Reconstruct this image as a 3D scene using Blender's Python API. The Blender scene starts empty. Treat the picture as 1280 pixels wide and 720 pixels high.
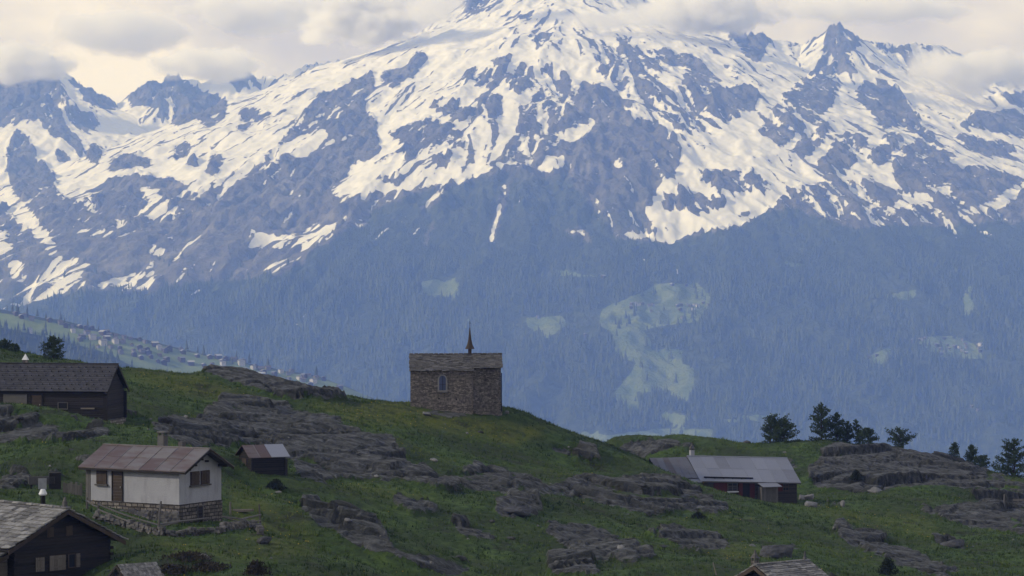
import bpy, math, random
import numpy as np
from math import radians as R, sin, cos, pi, sqrt
from mathutils import Vector, Matrix

# ------------------------------------------------------------------ camera, sky, sun, exposure
S = bpy.context.scene
COL = S.collection
F, HOR = 3630.0, 320.0                      # focal length and eye level in photo pixels (1280 wide)
PITCH = math.atan((360.0 - HOR) / F)        # the camera looks a little down
cam = bpy.data.cameras.new('camera')
cam.sensor_width = 36.0
cam.lens = F / 1280.0 * 36.0
cam.clip_start, cam.clip_end = 1.0, 60000.0
camo = bpy.data.objects.new('camera', cam)
camo.rotation_euler = (pi / 2 - PITCH, 0, 0)
COL.objects.link(camo)
S.camera = camo

TO_SUN = Vector((-0.84, -0.20, 0.50)).normalized()
sun = bpy.data.lights.new('sun', 'SUN')
sun.energy, sun.angle, sun.color = 2.2, R(2), (1.0, 0.93, 0.84)
suno = bpy.data.objects.new('sun', sun)
suno.rotation_euler = TO_SUN.to_track_quat('Z', 'Y').to_euler()
COL.objects.link(suno)

W = bpy.data.worlds.new('World'); S.world = W; W.use_nodes = True
wn, wl = W.node_tree.nodes, W.node_tree.links
wn.clear()
def wnode(t, **k):
    n = wn.new(t)
    for a, b in k.items(): setattr(n, a, b)
    return n
sky = wnode('ShaderNodeTexSky', sky_type='NISHITA', sun_disc=False)
sky.sun_elevation = math.asin(TO_SUN.z)
sky.sun_rotation = math.atan2(TO_SUN.x, TO_SUN.y)
sky.altitude = 2000
tc = wnode('ShaderNodeTexCoord')
mp = wnode('ShaderNodeMapping'); mp.inputs['Scale'].default_value = (1, 1, 1.7)
mp.inputs['Location'].default_value = (0.37, 0.1, 0.06)
wl.new(tc.outputs['Generated'], mp.inputs['Vector'])
n1 = wnode('ShaderNodeTexNoise'); n1.inputs['Scale'].default_value = 11; n1.inputs['Detail'].default_value = 9; n1.inputs['Roughness'].default_value = .52; n1.inputs['Distortion'].default_value = .25
n2 = wnode('ShaderNodeTexNoise'); n2.inputs['Scale'].default_value = 6; n2.inputs['Detail'].default_value = 7
wl.new(mp.outputs[0], n1.inputs['Vector']); wl.new(mp.outputs[0], n2.inputs['Vector'])
cr = wnode('ShaderNodeValToRGB')
e = cr.color_ramp.elements
e[0].position, e[0].color = .40, (3.6, 3.42, 3.75, 1)
e[1].position, e[1].color = .60, (6.4, 6.05, 5.75, 1)
x = cr.color_ramp.elements.new(.49); x.color = (4.7, 4.45, 4.45, 1)
wl.new(n1.outputs[0], cr.inputs[0])
cov = wnode('ShaderNodeMapRange'); cov.inputs[1].default_value, cov.inputs[2].default_value, cov.inputs[3].default_value, cov.inputs[4].default_value = .28, .44, .9, 1
wl.new(n2.outputs[0], cov.inputs[0])
mx = wnode('ShaderNodeMix', data_type='RGBA')
sz_ = wnode('ShaderNodeSeparateXYZ'); wl.new(tc.outputs['Generated'], sz_.inputs[0])
gap = wnode('ShaderNodeMapRange'); gap.inputs[1].default_value, gap.inputs[2].default_value, gap.inputs[3].default_value, gap.inputs[4].default_value = .22, .5, 1, .35
wl.new(sz_.outputs[2], gap.inputs[0])
cm = wnode('ShaderNodeMath', operation='MULTIPLY'); wl.new(cov.outputs[0], cm.inputs[0]); wl.new(gap.outputs[0], cm.inputs[1])
wl.new(cm.outputs[0], mx.inputs[0]); wl.new(sky.outputs[0], mx.inputs[6]); wl.new(cr.outputs[0], mx.inputs[7])
bg = wnode('ShaderNodeBackground'); bg.inputs['Strength'].default_value = 0.10
wl.new(mx.outputs[2], bg.inputs['Color'])
wo = wnode('ShaderNodeOutputWorld'); wl.new(bg.outputs[0], wo.inputs['Surface'])

V = S.view_settings
S.display_settings.display_device = 'sRGB'
V.view_transform, V.look, V.gamma, V.use_curve_mapping = 'Standard', 'None', 1.0, False
V.exposure = 0.78
S.render.engine = 'CYCLES'
S.cycles.max_bounces = 9; S.cycles.diffuse_bounces = 2; S.cycles.volume_bounces = 8; S.cycles.volume_step_rate = .4
S.cycles.transparent_max_bounces = 8
HAZE_DENSITY = 1.15e-4
rnd = random.Random(7)

# ------------------------------------------------------------------ helpers: picture <-> place, noise
CP, SP = cos(PITCH), sin(PITCH)
def P(px, py, Y):
    """the point at distance Y (along +y) that the photo shows at (px, py)"""
    u, v = (px - 640) / F, (360 - py) / F
    k = Y / (CP + v * SP)
    return Vector((u * k, Y, (-SP + v * CP) * k))
def proj(x, y, z):
    d = y * CP - z * SP
    return 640 + F * x / d, 360 - F * (y * SP + z * CP) / d

def fbm_grad(seed):
    r = np.random.RandomState(seed)
    a = r.rand(256) * 2 * np.pi
    return r.permutation(256), np.cos(a).astype(np.float32), np.sin(a).astype(np.float32)
def perlin(x, y, seed=0):
    p, gx, gy = fbm_grad(seed)
    x = np.asarray(x, np.float32); y = np.asarray(y, np.float32)
    xi = np.floor(x); yi = np.floor(y); fx = x - xi; fy = y - yi
    xi = xi.astype(np.int32); yi = yi.astype(np.int32)
    def g(ix, iy, dx, dy):
        h = p[(p[ix & 255] + iy) & 255]
        return gx[h] * dx + gy[h] * dy
    u = fx * fx * fx * (fx * (fx * 6 - 15) + 10); v = fy * fy * fy * (fy * (fy * 6 - 15) + 10)
    a = g(xi, yi, fx, fy); b = g(xi + 1, yi, fx - 1, fy)
    c = g(xi, yi + 1, fx, fy - 1); d = g(xi + 1, yi + 1, fx - 1, fy - 1)
    return ((a + (b - a) * u) * (1 - v) + (c + (d - c) * u) * v) * 1.4
def fbm(x, y, o=4, seed=0, g=.5):
    s = 0; a = 1; t = 0
    for i in range(o):
        s = s + a * perlin(x * 2 ** i + 17.3 * i, y * 2 ** i - 9.1 * i, seed + i); t += a; a *= g
    return s / t
def ridged(x, y, o=4, seed=0, g=.5):
    s = 0; a = 1; t = 0
    for i in range(o):
        s = s + a * (1 - np.abs(perlin(x * 2 ** i + 7.7 * i, y * 2 ** i + 3.3 * i, seed + i)) * 2); t += a; a *= g
    return s / t
def sstep(a, b, x):
    t = np.clip((x - a) / (b - a), 0, 1); return t * t * (3 - 2 * t)
def gully(x, y, dx, dy, freq, seed, cell=1.6):
    """stripes that run down the slope direction (dx, dy), cell by cell"""
    r = np.random.RandomState(seed); pm = r.permutation(256); ph = r.rand(256) * 6.283; ox = r.rand(256); oy = r.rand(256)
    cs = cell / freq; X = x / cs; Y = y / cs
    xi = np.floor(X).astype(np.int32); yi = np.floor(Y).astype(np.int32)
    s = 0; w = 0
    for i in (-1, 0, 1):
        for j in (-1, 0, 1):
            h = pm[(pm[(xi + i) & 255] + yi + j) & 255]
            ex = X - (xi + i + ox[h]); ey = Y - (yi + j + oy[h])
            ww = np.exp(-(ex * ex + ey * ey) * 2.2)
            s = s + ww * np.cos(6.283 * cell * (-ex * dy + ey * dx) + ph[h]); w = w + ww
    return (s / (w + 1e-6)).astype(np.float32)

def in_poly(px, py, poly):
    c = np.zeros(px.shape, bool); n = len(poly)
    for i in range(n):
        x0, y0 = poly[i]; x1, y1 = poly[(i + 1) % n]
        if y0 == y1: continue
        c ^= ((y0 > py) != (y1 > py)) & (px < (x1 - x0) * (py - y0) / (y1 - y0) + x0)
    return c
class Chart:
    """a coarse chart of ground cover (snow, rock, meadow), read off the photo and then looked up by surface points"""
    def __init__(s, x0, y0, x1, y1, step, base):
        s.x0, s.y0, s.st = x0, y0, step
        s.gx, s.gy = np.meshgrid(np.arange(x0, x1, step, dtype=np.float32), np.arange(y0, y1, step, dtype=np.float32))
        s.a = np.full(s.gx.shape, base, np.float32)
    def put(s, poly, v): s.a[in_poly(s.gx, s.gy, poly)] = v
    def blur(s, n):
        for _ in range(n):
            for ax in (0, 1):
                b = np.pad(s.a, [(1, 1) if k == ax else (0, 0) for k in (0, 1)], mode='edge')
                s.a = (np.take(b, range(0, b.shape[ax] - 2), ax) + 2 * s.a + np.take(b, range(2, b.shape[ax]), ax)) / 4
        return s
    def at(s, px, py):
        return bil(s.a, (px - s.x0) / s.st, (py - s.y0) / s.st)
def bil(a, u, v):
    h, w = a.shape
    u = np.clip(u, 0, w - 1.001); v = np.clip(v, 0, h - 1.001)
    i = u.astype(np.int32); j = v.astype(np.int32); fu = u - i; fv = v - j
    return (a[j, i] * (1 - fu) + a[j, i + 1] * fu) * (1 - fv) + (a[j + 1, i] * (1 - fu) + a[j + 1, i + 1] * fu) * fv

class Field:
    """a height field on (possibly uneven) x and y lines"""
    def __init__(s, xs, ys):
        s.xs = np.asarray(xs, np.float32); s.ys = np.asarray(ys, np.float32)
        s.X, s.Y = np.meshgrid(s.xs, s.ys)
        s.Z = np.zeros_like(s.X)
    def at(s, x, y):
        x = np.asarray(x, float); y = np.asarray(y, float)
        u = np.interp(x, s.xs, np.arange(len(s.xs))); v = np.interp(y, s.ys, np.arange(len(s.ys)))
        return bil(s.Z, u, v)
    def hit(s, px, py, y0, y1, n=1500):
        """first point of the surface the photo shows at (px, py)"""
        for Y in np.linspace(y0, y1, n):
            p = P(px, py, Y)
            if p.z <= float(s.at(p.x, p.y)): return p
        return None
    def mesh(s, name, mat, attrs=(), smooth=True):
        nx, ny = len(s.xs), len(s.ys)
        co = np.stack([s.X, s.Y, s.Z], -1).reshape(-1, 3).astype(np.float32)
        i = (np.arange(ny - 1)[:, None] * nx + np.arange(nx - 1)[None, :]).reshape(-1)
        q = np.stack([i, i + 1, i + nx + 1, i + nx], 1)
        return np_mesh(name, co, q, mat, attrs, smooth)
def np_mesh(name, co, faces, mat, attrs=(), smooth=False, fattrs=()):
    n = faces.shape[1]
    me = bpy.data.meshes.new(name)
    me.vertices.add(len(co)); me.vertices.foreach_set('co', co.astype(np.float32).ravel())
    me.loops.add(faces.size); me.loops.foreach_set('vertex_index', faces.astype(np.int32).ravel())
    me.polygons.add(len(faces)); me.polygons.foreach_set('loop_start', np.arange(0, faces.size, n, dtype=np.int32))
    me.update(calc_edges=True)
    if smooth: me.polygons.foreach_set('use_smooth', np.ones(len(faces), bool))
    for nm, a in attrs: me.attributes.new(nm, 'FLOAT', 'POINT').data.foreach_set('value', np.asarray(a, np.float32).ravel())
    for nm, a in fattrs: me.attributes.new(nm, 'FLOAT', 'FACE').data.foreach_set('value', np.asarray(a, np.float32).ravel())
    me.materials.append(mat)
    o = bpy.data.objects.new(name, me); COL.objects.link(o)
    return o

class MB:
    """collects shapes and links them as ONE mesh object"""
    def __init__(s, seed=1): s.v = []; s.f = []; s.t = []; s.r = random.Random(seed)
    def add(s, vs, fs, tint=None):
        b = len(s.v); s.v += [tuple(p) for p in vs]
        t = s.r.random() if tint is None else tint
        for f in fs: s.f.append([b + i for i in f]); s.t.append(t)
    HEX = [(0, 3, 2, 1), (4, 5, 6, 7), (0, 1, 5, 4), (1, 2, 6, 5), (2, 3, 7, 6), (3, 0, 4, 7)]
    def hexa(s, p, tint=None): s.add(p, s.HEX, tint)
    def box(s, x0, x1, y0, y1, z0, z1, tint=None):
        s.hexa([(x0, y0, z0), (x1, y0, z0), (x1, y1, z0), (x0, y1, z0), (x0, y0, z1), (x1, y0, z1), (x1, y1, z1), (x0, y1, z1)], tint)
    def prism(s, pts, d, tint=None):
        n = len(pts); d = Vector(d); a = [Vector(p) for p in pts]
        s.add(a + [p + d for p in a], [list(range(n))[::-1], list(range(n, 2 * n))] + [(i, (i + 1) % n, n + (i + 1) % n, n + i) for i in range(n)], tint)
    def bar(s, a, b, w, h=None, tint=None, up=(0, 0, 1)):
        a = Vector(a); b = Vector(b); d = (b - a).normalized(); u = Vector(up)
        x = d.cross(u)
        if x.length < 1e-3: x = d.cross(Vector((1, 0, 0)))
        x = x.normalized() * w / 2; y = x.cross(d).normalized() * (h or w) / 2
        s.hexa([a - x - y, a + x - y, a + x + y, a - x + y, b - x - y, b + x - y, b + x + y, b - x + y], tint)
    def tube(s, pts, rad, n=6, tint=None):
        pts = [Vector(p) for p in pts]; vs = []; fs = []
        for i, p in enumerate(pts):
            d = (pts[min(i + 1, len(pts) - 1)] - pts[max(i - 1, 0)]).normalized()
            x = d.cross(Vector((0.31, 0.2, 0.93)))
            if x.length < .05: x = d.cross(Vector((1, 0, 0)))
            x.normalize(); y = d.cross(x)
            r = rad[i] if hasattr(rad, '__len__') else rad
            vs += [p + (x * cos(6.2832 * k / n) + y * sin(6.2832 * k / n)) * r for k in range(n)]
        for i in range(len(pts) - 1):
            for k in range(n): fs.append((i * n + k, i * n + (k + 1) % n, (i + 1) * n + (k + 1) % n, (i + 1) * n + k))
        fs += [list(range(n))[::-1], [(len(pts) - 1) * n + k for k in range(n)]]
        s.add(vs, fs, tint)
    def stone(s, c, sx, sy, sz, rz=0, tint=None):
        """an uneven block"""
        r = s.r; c = Vector(c); m = Matrix.Rotation(rz, 3, 'Z'); ps = []
        for k in (0, 1):
            for (a, b) in ((-1, -1), (1, -1), (1, 1), (-1, 1)):
                q = .8 if k else 1
                ps.append(c + m @ Vector((a * sx / 2 * q * r.uniform(.75, 1.05), b * sy / 2 * q * r.uniform(.75, 1.05), (k - .5) * sz * r.uniform(.85, 1.1))))
        s.hexa(ps, tint)
    def build(s, name, mat, parent=None, smooth=False, loc=None):
        me = bpy.data.meshes.new(name); me.from_pydata(s.v, [], s.f); me.update()
        me.attributes.new('tint', 'FLOAT', 'FACE').data.foreach_set('value', s.t)
        if smooth: me.polygons.foreach_set('use_smooth', [True] * len(s.f))
        me.materials.append(mat)
        o = bpy.data.objects.new(name, me); COL.objects.link(o)
        if parent: o.parent = parent
        if loc: o.location = loc
        return o
def tag(o, label=None, cat=None, group=None, kind=None):
    for k, v in (('label', label), ('category', cat), ('group', group), ('kind', kind)):
        if v: o[k] = v
    return o
def thing(name, label, cat, loc, rz=0, group=None):
    o = bpy.data.objects.new(name, None); o.empty_display_size = .3; COL.objects.link(o)
    o.location = loc; o.rotation_euler = (0, 0, rz)
    return tag(o, label, cat, group)
def copy_tree(o, loc, rz=0, sc=1, label=None, group=None):
    def cp(a, par):
        c = a.copy(); COL.objects.link(c)
        if par: c.parent = par
        for ch in a.children: cp(ch, c)
        return c
    c = cp(o, None); c.location = loc; c.rotation_euler = (0, 0, rz); c.scale = (sc, sc, sc) if not hasattr(sc, '__len__') else sc
    return tag(c, label, None, group)

# ------------------------------------------------------------------ materials
class NT:
    def __init__(s, name, rough=.9):
        s.m = bpy.data.materials.new(name); s.m.use_nodes = True
        s.n, s.l = s.m.node_tree.nodes, s.m.node_tree.links
        s.b = s.n['Principled BSDF']; s.b.inputs['Roughness'].default_value = rough
        s.b.inputs['Specular IOR Level'].default_value = .25
    def node(s, t, **k):
        n = s.n.new(t)
        for a, b in k.items(): setattr(n, a, b)
        return n
    def set(s, sock, v):
        if hasattr(v, 'is_output') or isinstance(v, bpy.types.NodeSocket): s.l.new(v, sock)
        else: sock.default_value = v
    def pos(s, scale=(1, 1, 1), kind='Object', rot=(0, 0, 0)):
        t = s.node('ShaderNodeTexCoord'); m = s.node('ShaderNodeMapping')
        m.inputs['Scale'].default_value = scale; m.inputs['Rotation'].default_value = rot
        s.l.new(t.outputs[kind], m.inputs[0]); return m.outputs[0]
    def noise(s, scale, detail=4, vec=None, rough=.55, dist=0):
        n = s.node('ShaderNodeTexNoise'); n.inputs['Scale'].default_value = scale; n.inputs['Detail'].default_value = detail
        n.inputs['Roughness'].default_value = rough; n.inputs['Distortion'].default_value = dist
        s.l.new(vec or s.pos(), n.inputs['Vector']); return n.outputs[0]
    def attr(s, name): return s.node('ShaderNodeAttribute', attribute_name=name).outputs['Fac']
    def rng(s, v, a, b, c=0., d=1.):
        n = s.node('ShaderNodeMapRange'); s.l.new(v, n.inputs[0])
        for i, q in enumerate((a, b, c, d)): n.inputs[i + 1].default_value = q
        return n.outputs[0]
    def math(s, op, a, b=0.):
        n = s.node('ShaderNodeMath', operation=op); s.set(n.inputs[0], a); s.set(n.inputs[1], b); return n.outputs[0]
    def mix(s, f, a, b, blend='MIX'):
        n = s.node('ShaderNodeMix', data_type='RGBA', blend_type=blend); s.set(n.inputs[0], f)
        for i, q in ((6, a), (7, b)):
            if isinstance(q, tuple): q = q + (1.,) if len(q) == 3 else q
            s.set(n.inputs[i], q)
        return n.outputs[2]
    def ramp(s, f, *stops):
        n = s.node('ShaderNodeValToRGB'); s.l.new(f, n.inputs[0]); e = n.color_ramp.elements
        for i, (p, c) in enumerate(stops):
            q = e[i] if i < 2 else e.new(p)
            q.position = p; q.color = tuple(c) + (1,)
        return n.outputs[0]
    def bump(s, h, strength=.5, dist=.1, prev=None):
        n = s.node('ShaderNodeBump'); n.inputs['Strength'].default_value = strength; n.inputs['Distance'].default_value = dist
        s.l.new(h, n.inputs['Height'])
        if prev: s.l.new(prev, n.inputs['Normal'])
        s.l.new(n.outputs[0], s.b.inputs['Normal']); return n.outputs[0]
    def color(s, c):
        if isinstance(c, tuple): s.b.inputs['Base Color'].default_value = c + (1,)
        else: s.l.new(c, s.b.inputs['Base Color'])
        return s.m
def tinted(name, lo, hi, scale=6., rough=.9, amt=.5, bump=.3, bscale=20., stretch=(1, 1, 1), bd=.02):
    """colour from lo to hi by each piece's own tint and by a weathering noise"""
    t = NT(name, rough); v = t.pos(stretch)
    f = t.math('ADD', t.math('MULTIPLY', t.attr('tint'), 1 - amt), t.math('MULTIPLY', t.rng(t.noise(scale, 5, v), .3, .7), amt))
    if bump: t.bump(t.noise(bscale, 5, v), bump, bd)
    return t.color(t.mix(f, lo, hi))
# ------------------------------------------------------------------ the near hillside
PTS = [  # (photo x, photo y, distance)
 # skyline on the left, then down behind it
 (-80,432,300),(0,441,300),(60,449,300),(150,461,296),(240,472,293),(300,467,290),(350,476,290),(385,484,291),(430,495,293),(470,503,296),(510,505,293),
 (560,509,292),(630,515,292),(655,518,297),(700,541,301),(745,554,305),
 # upper left
 (0,490,258),(60,500,254),(130,520,252),(0,502,243),(60,509,240),(110,522,239),(0,550,230),(70,553,229),(135,553,231),(170,530,252),(200,495,272),(250,490,280),
 (0,578,215),(60,585,212),(0,612,201),(60,618,196),(100,607,204),
 (128,542,246),(104,533,246.5),(138,540,249),
 # white house and lower left chalet
 (224,657,190),(110,632,193.5),(278,651,195),(200,684,180),(120,640,188),(60,640,187),(150,700,172),(60,748,172),(-30,735,174),(170,740,160),(260,722,166),(330,722,171),(330,668,186),(60,790,160),
 # behind the house up to the slab
 (180,552,226),(220,545,232),(190,560,222),(300,560,246),(330,545,258),(285,505,276),(330,498,280),(400,516,276),(450,545,264),(500,575,257),(420,562,256),(380,600,240),(440,600,245),(510,595,248),
 (330,602,232),(300,600,231),(360,598,234),(320,620,223),(400,638,216),(440,645,213),(490,690,205),(450,722,196),(400,690,204),(500,722,203),
 # below the chapel
 (560,540,281),(650,540,290),(700,572,288),(600,570,270),(660,590,268),(740,592,285),(600,612,250),(650,636,243),(700,620,256),(550,640,236),(600,690,225),(600,722,216),(700,660,242),(720,722,216),(800,690,229),(850,722,214),
 # crest running down in front of the right hut
 (800,575,296),(850,598,290),(900,617,285),(960,633,281),(1040,656,273),(1120,682,262),(750,640,252),(850,645,262),(830,612,277),(900,660,257),(1000,690,245),(980,775,206),(900,760,208),(1060,750,212),(1100,722,232),(1200,722,240),(1280,722,246),
 # around and behind the right hut
 (850,622,303),(920,632,302),(990,638,300),(1020,630,302),(1050,632,299),(1100,640,292),(1200,655,288),(1280,682,270),(1150,690,262),
 (1015,615,315),(1080,621,311),(1150,612,317),(1220,613,318),(1280,632,312),(1030,578,330),(1060,562,340),(1100,561,345),(1150,573,347),(1190,580,347),(1240,592,347),(1280,603,350),(1360,620,350),
 (760,556,338),(800,549,342),(850,549,344),(880,556,346),(940,558,350),(1000,557,352),(1040,557,353),(880,590,325),(960,585,328),(1010,585,326),(1200,625,303),(1280,640,300),(1250,667,284),
 # right margin
 (1400,640,300),(1400,730,240),(1400,690,270),(-120,490,258),(-120,560,228),(-120,620,195),(-120,720,172),
]
CTRL = [tuple(P(*p)) for p in PTS]
# the ground falls away behind the skyline
for px, py, Y, d in ((-80,432,345,14),(60,449,345,14),(150,461,340,15),(300,461,335,15),(430,491,335,14),(560,509,332,12),(655,518,335,14),(745,554,335,6),(-80,432,400,45),(150,461,400,48),(430,491,400,46),(655,518,400,44),(850,549,400,20),(1000,557,400,18),(1190,580,400,20),(1400,620,400,20),(850,549,460,60),(1100,560,460,60),(300,461,460,90),(-80,432,460,90),(1400,620,460,60)):
    p = P(px, py, Y); CTRL.append((p.x, p.y, p.z - d))
CTRL = np.array(CTRL)
def tps(c):
    n = len(c); xy = c[:, :2] / 50
    d2 = ((xy[:, None] - xy[None]) ** 2).sum(-1)
    K = np.where(d2 > 0, .5 * d2 * np.log(d2 + 1e-12), 0) + np.eye(n) * 2e-4
    A = np.zeros((n + 3, n + 3)); A[:n, :n] = K; A[:n, n] = 1; A[:n, n + 1:] = xy; A[n:, :n] = A[:n, n:].T
    w = np.linalg.solve(A, np.concatenate([c[:, 2], np.zeros(3)]))
    def f(x, y):
        x = np.asarray(x, float) / 50; y = np.asarray(y, float) / 50
        z = w[n] + w[n + 1] * x + w[n + 2] * y
        for i in range(n):
            q = (x - xy[i, 0]) ** 2 + (y - xy[i, 1]) ** 2
            z = z + w[i] * .5 * q * np.log(q + 1e-12)
        return z
    return f
_f = tps(CTRL)
cgx = np.arange(-80, 96, 2.); cgy = np.arange(156, 464, 2.)
coarse = Field(cgx, cgy); coarse.Z = _f(coarse.X, coarse.Y).astype(np.float32)
H = Field(np.concatenate([np.arange(-320, -82, 14.), np.arange(-82, 96, .27), np.arange(96, 340, 14.)]),
          np.concatenate([np.arange(-60, 150, 6.), np.arange(150, 160, .6), np.arange(160, 368, .30), np.arange(368, 560, 3.)]))
xc = np.clip(H.X, -79, 94); yc = np.clip(H.Y, 157, 461)
Z0 = coarse.at(xc, yc)
Z0 = Z0 - np.clip(H.Y - 461, 0, None) * .9 - np.clip(np.abs(H.X) - 95, 0, None) * .12
t = np.clip(H.Y / 157, 0, 1)
Z0 = np.where(H.Y < 157, -2.2 * (1 - t) + Z0 * t, Z0)
# ground cover chart: bare rock (+) against turf (-)
RK = Chart(-200, 420, 1500, 760, 2., -.75)
for poly, v in (
 ([(285,500),(330,495),(400,515),(450,545),(510,575),(515,590),(480,600),(440,600),(400,610),(375,602),(360,572),(320,556),(260,560),(215,555),(190,545),(200,530),(250,520)], .55),
 ([(250,466),(300,458),(350,468),(385,480),(440,494),(400,503),(370,501),(330,489),(290,479)], .7),
 ([(0,510),(40,515),(60,530),(90,520),(130,530),(140,553),(80,556),(-120,554),(-120,505)], .5),
 ([(150,505),(200,515),(190,530),(150,520)], .1),
 ([(500,595),(560,592),(600,584),(650,590),(680,612),(720,608),(760,625),(700,628),(660,616),(600,612),(540,610)], .55),
 ([(620,628),(660,621),(682,640),(640,652),(615,645)], .6),
 ([(365,625),(400,634),(425,641),(470,653),(497,692),(470,688),(430,672),(405,660)], .6),
 ([(480,685),(540,700),(600,715),(560,718),(500,702)], .25),
 ([(690,556),(740,568),(757,583),(720,579),(690,566)], .4),
 ([(720,598),(780,604),(840,603),(872,612),(918,637),(900,647),(850,641),(810,647),(760,632),(700,616)], .5),
 ([(690,650),(760,668),(800,688),(832,700),(780,706),(720,692),(680,668)], .45),
 ([(680,695),(740,700),(755,730),(690,730)], .5),
 ([(1012,578),(1040,562),(1090,557),(1140,571),(1200,579),(1232,590),(1238,611),(1180,613),(1130,613),(1080,622),(1030,616),(1008,602)], .75),
 ([(1180,628),(1230,621),(1290,628),(1400,640),(1400,665),(1280,667),(1230,662),(1190,652),(1150,637),(1110,630)], .65),
 ([(1160,670),(1190,669),(1212,690),(1180,692)], .5),
 ([(765,562),(800,549),(850,549),(882,556),(830,563),(790,577)], .65),
 ([(940,575),(1000,572),(1010,585),(960,590)], .3),
 ([(560,653),(612,660),(625,676),(580,672)], .3),
 ([(1040,654),(1100,668),(1150,698),(1205,716),(1180,725),(1120,702),(1060,682)], .35),
 ([(470,620),(540,628),(575,642),(520,642)], .3),
 ([(945,682),(1000,684),(1003,700),(955,700)], .6),
 ([(1240,594),(1300,610),(1300,626),(1240,613)], .4),
 ([(-40,600),(30,600),(52,612),(10,617),(-40,612)], .25),
 ([(85,572),(128,580),(132,592),(100,588)], .2),
 ([(520,510),(560,510),(590,518),(560,524),(530,518)], .2),
 ([(820,660),(900,672),(930,690),(860,690)], .2),
): RK.put(poly, v)
RK.blur(5)
YL = Chart(-200, 420, 1500, 760, 2., 0.)     # flowering, yellowish turf
for poly, v in (
 ([(380,505),(510,503),(560,520),(700,540),(640,560),(540,535),(440,530)], .8),
 ([(150,465),(250,475),(330,500),(280,505),(200,490)], .7),
 ([(280,600),(380,640),(400,690),(330,700),(290,650)], .45),
 ([(760,590),(900,640),(960,650),(900,655),(800,610)], .3),
 ([(1000,640),(1150,640),(1200,680),(1080,660)], .45),
 ([(1200,585),(1290,605),(1290,612),(1220,595)], .7),
 ([(400,600),(560,620),(520,625),(420,620)], .5),
 ([(180,672),(330,690),(330,715),(220,700)], .45),
 ([(880,690),(930,680),(960,690),(920,705)], .6),
): YL.put(poly, v)
YL.blur(6)
px, py = proj(H.X, np.maximum(H.Y, 20), Z0)
rk = RK.at(px, py); yl = YL.at(px, py)
core = (H.Y > 150) & (H.Y < 372) & (H.X > -84) & (H.X < 97)
wx = H.X + 1.5 * perlin(H.X / 7, H.Y / 7, 91); wy = H.Y + 1.5 * perlin(H.X / 7, H.Y / 7, 92)
patch = fbm(wx / 9, wy / 11, 5, 3, .6)
rock = .82 * rk + 1.05 * patch + .52 * fbm(H.X / 1.7, H.Y / 2.2, 3, 40)
rm = sstep(-.12, .16, rock)
def facets(x, y, seed, tilt=.5):
    """broken blocks: each cell its own height and tilt; second result is the distance to the joint"""
    r = np.random.RandomState(seed); pm = r.permutation(256); ox, oy, hh, tx, ty = r.rand(5, 256).astype(np.float32)
    xi = np.floor(x).astype(np.int32); yi = np.floor(y).astype(np.int32)
    f1 = np.full(x.shape, 9., np.float32); f2 = f1.copy(); out = np.zeros_like(f1)
    for i in (-1, 0, 1):
        for j in (-1, 0, 1):
            h = pm[(pm[(xi + i) & 255] + yi + j) & 255]
            ex = x - (xi + i + ox[h]); ey = y - (yi + j + oy[h]); d = ex * ex + ey * ey
            n = d < f1
            f2 = np.where(n, f1, np.minimum(f2, d)); f1 = np.where(n, d, f1)
            out = np.where(n, hh[h] + tilt * ((tx[h] - .5) * 2 * ex + (ty[h] - .5) * 2 * ey), out)
    return out, np.sqrt(f2) - np.sqrt(f1)
ca, sa = cos(R(-28)), sin(R(-28))
U = wx * ca - wy * sa; Vv = wx * sa + wy * ca           # beds of the rock run down to the right
U2 = U + .7 * fbm(H.X / 5, H.Y / 5, 2, 95); V2 = Vv + .5 * fbm(H.X / 4, H.Y / 4, 2, 96)
b1, j1 = facets(U2 / 11, V2 / 4.4, 101, 1.0)
b2, j2 = facets(U2 / 4.2, V2 / 1.35, 102, .9)
beds = ridged(U2 / 13, V2 / 1.9, 4, 11, .6)
relief = .80 * b1 + .36 * b2 + .14 * beds - .36 * (1 - sstep(0, .06, j1)) - .20 * (1 - sstep(0, .10, j2)) + .12 * ridged(U2 / 6, V2 / .55, 3, 99, .6) - .42
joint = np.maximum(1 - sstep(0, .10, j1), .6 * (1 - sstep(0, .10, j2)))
rock = rock - .5 * joint * (fbm(H.X / 3, H.Y / 3, 3, 98) + .25) + .22 * (b1 - .5)
rm = sstep(-.14, .14, rock)
humps = .55 * fbm(H.X / 6.5, H.Y / 9, 4, 71) + .75 * fbm(H.X / 19, H.Y / 22, 3, 75) + .10 * fbm(H.X / 1.3, H.Y / 1.5, 3, 79)
fade = sstep(150, 162, H.Y) * (1 - sstep(360, 372, H.Y)) * (1 - sstep(80, 95, np.abs(H.X)))
# keep the ground quiet where buildings stand
quiet = np.ones_like(H.X)
for q in ((224,657,190,4.5),(165,640,193,4.5),(60,748,172,7),(570,512,292,6.),(900,617,302,7),(960,632,302,6),(330,598,236,3),(120,535,246.5,3)):
    c = P(*q[:3]); quiet = np.minimum(quiet, sstep(q[3] * .6, q[3] * 1.5, np.hypot(H.X - c.x, H.Y - c.y)))
H.Z = (Z0 + fade * (.25 + .75 * quiet) * (humps * (1 - .5 * rm) + rm * relief) + .14 * (1 - rm) * fade * ridged(H.X / .9, H.Y / 1.2, 2, 83)).astype(np.float32)
rock = np.where(core, rock, -.3 + patch)
gz = lambda x, y: float(H.at(x, y))

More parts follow.
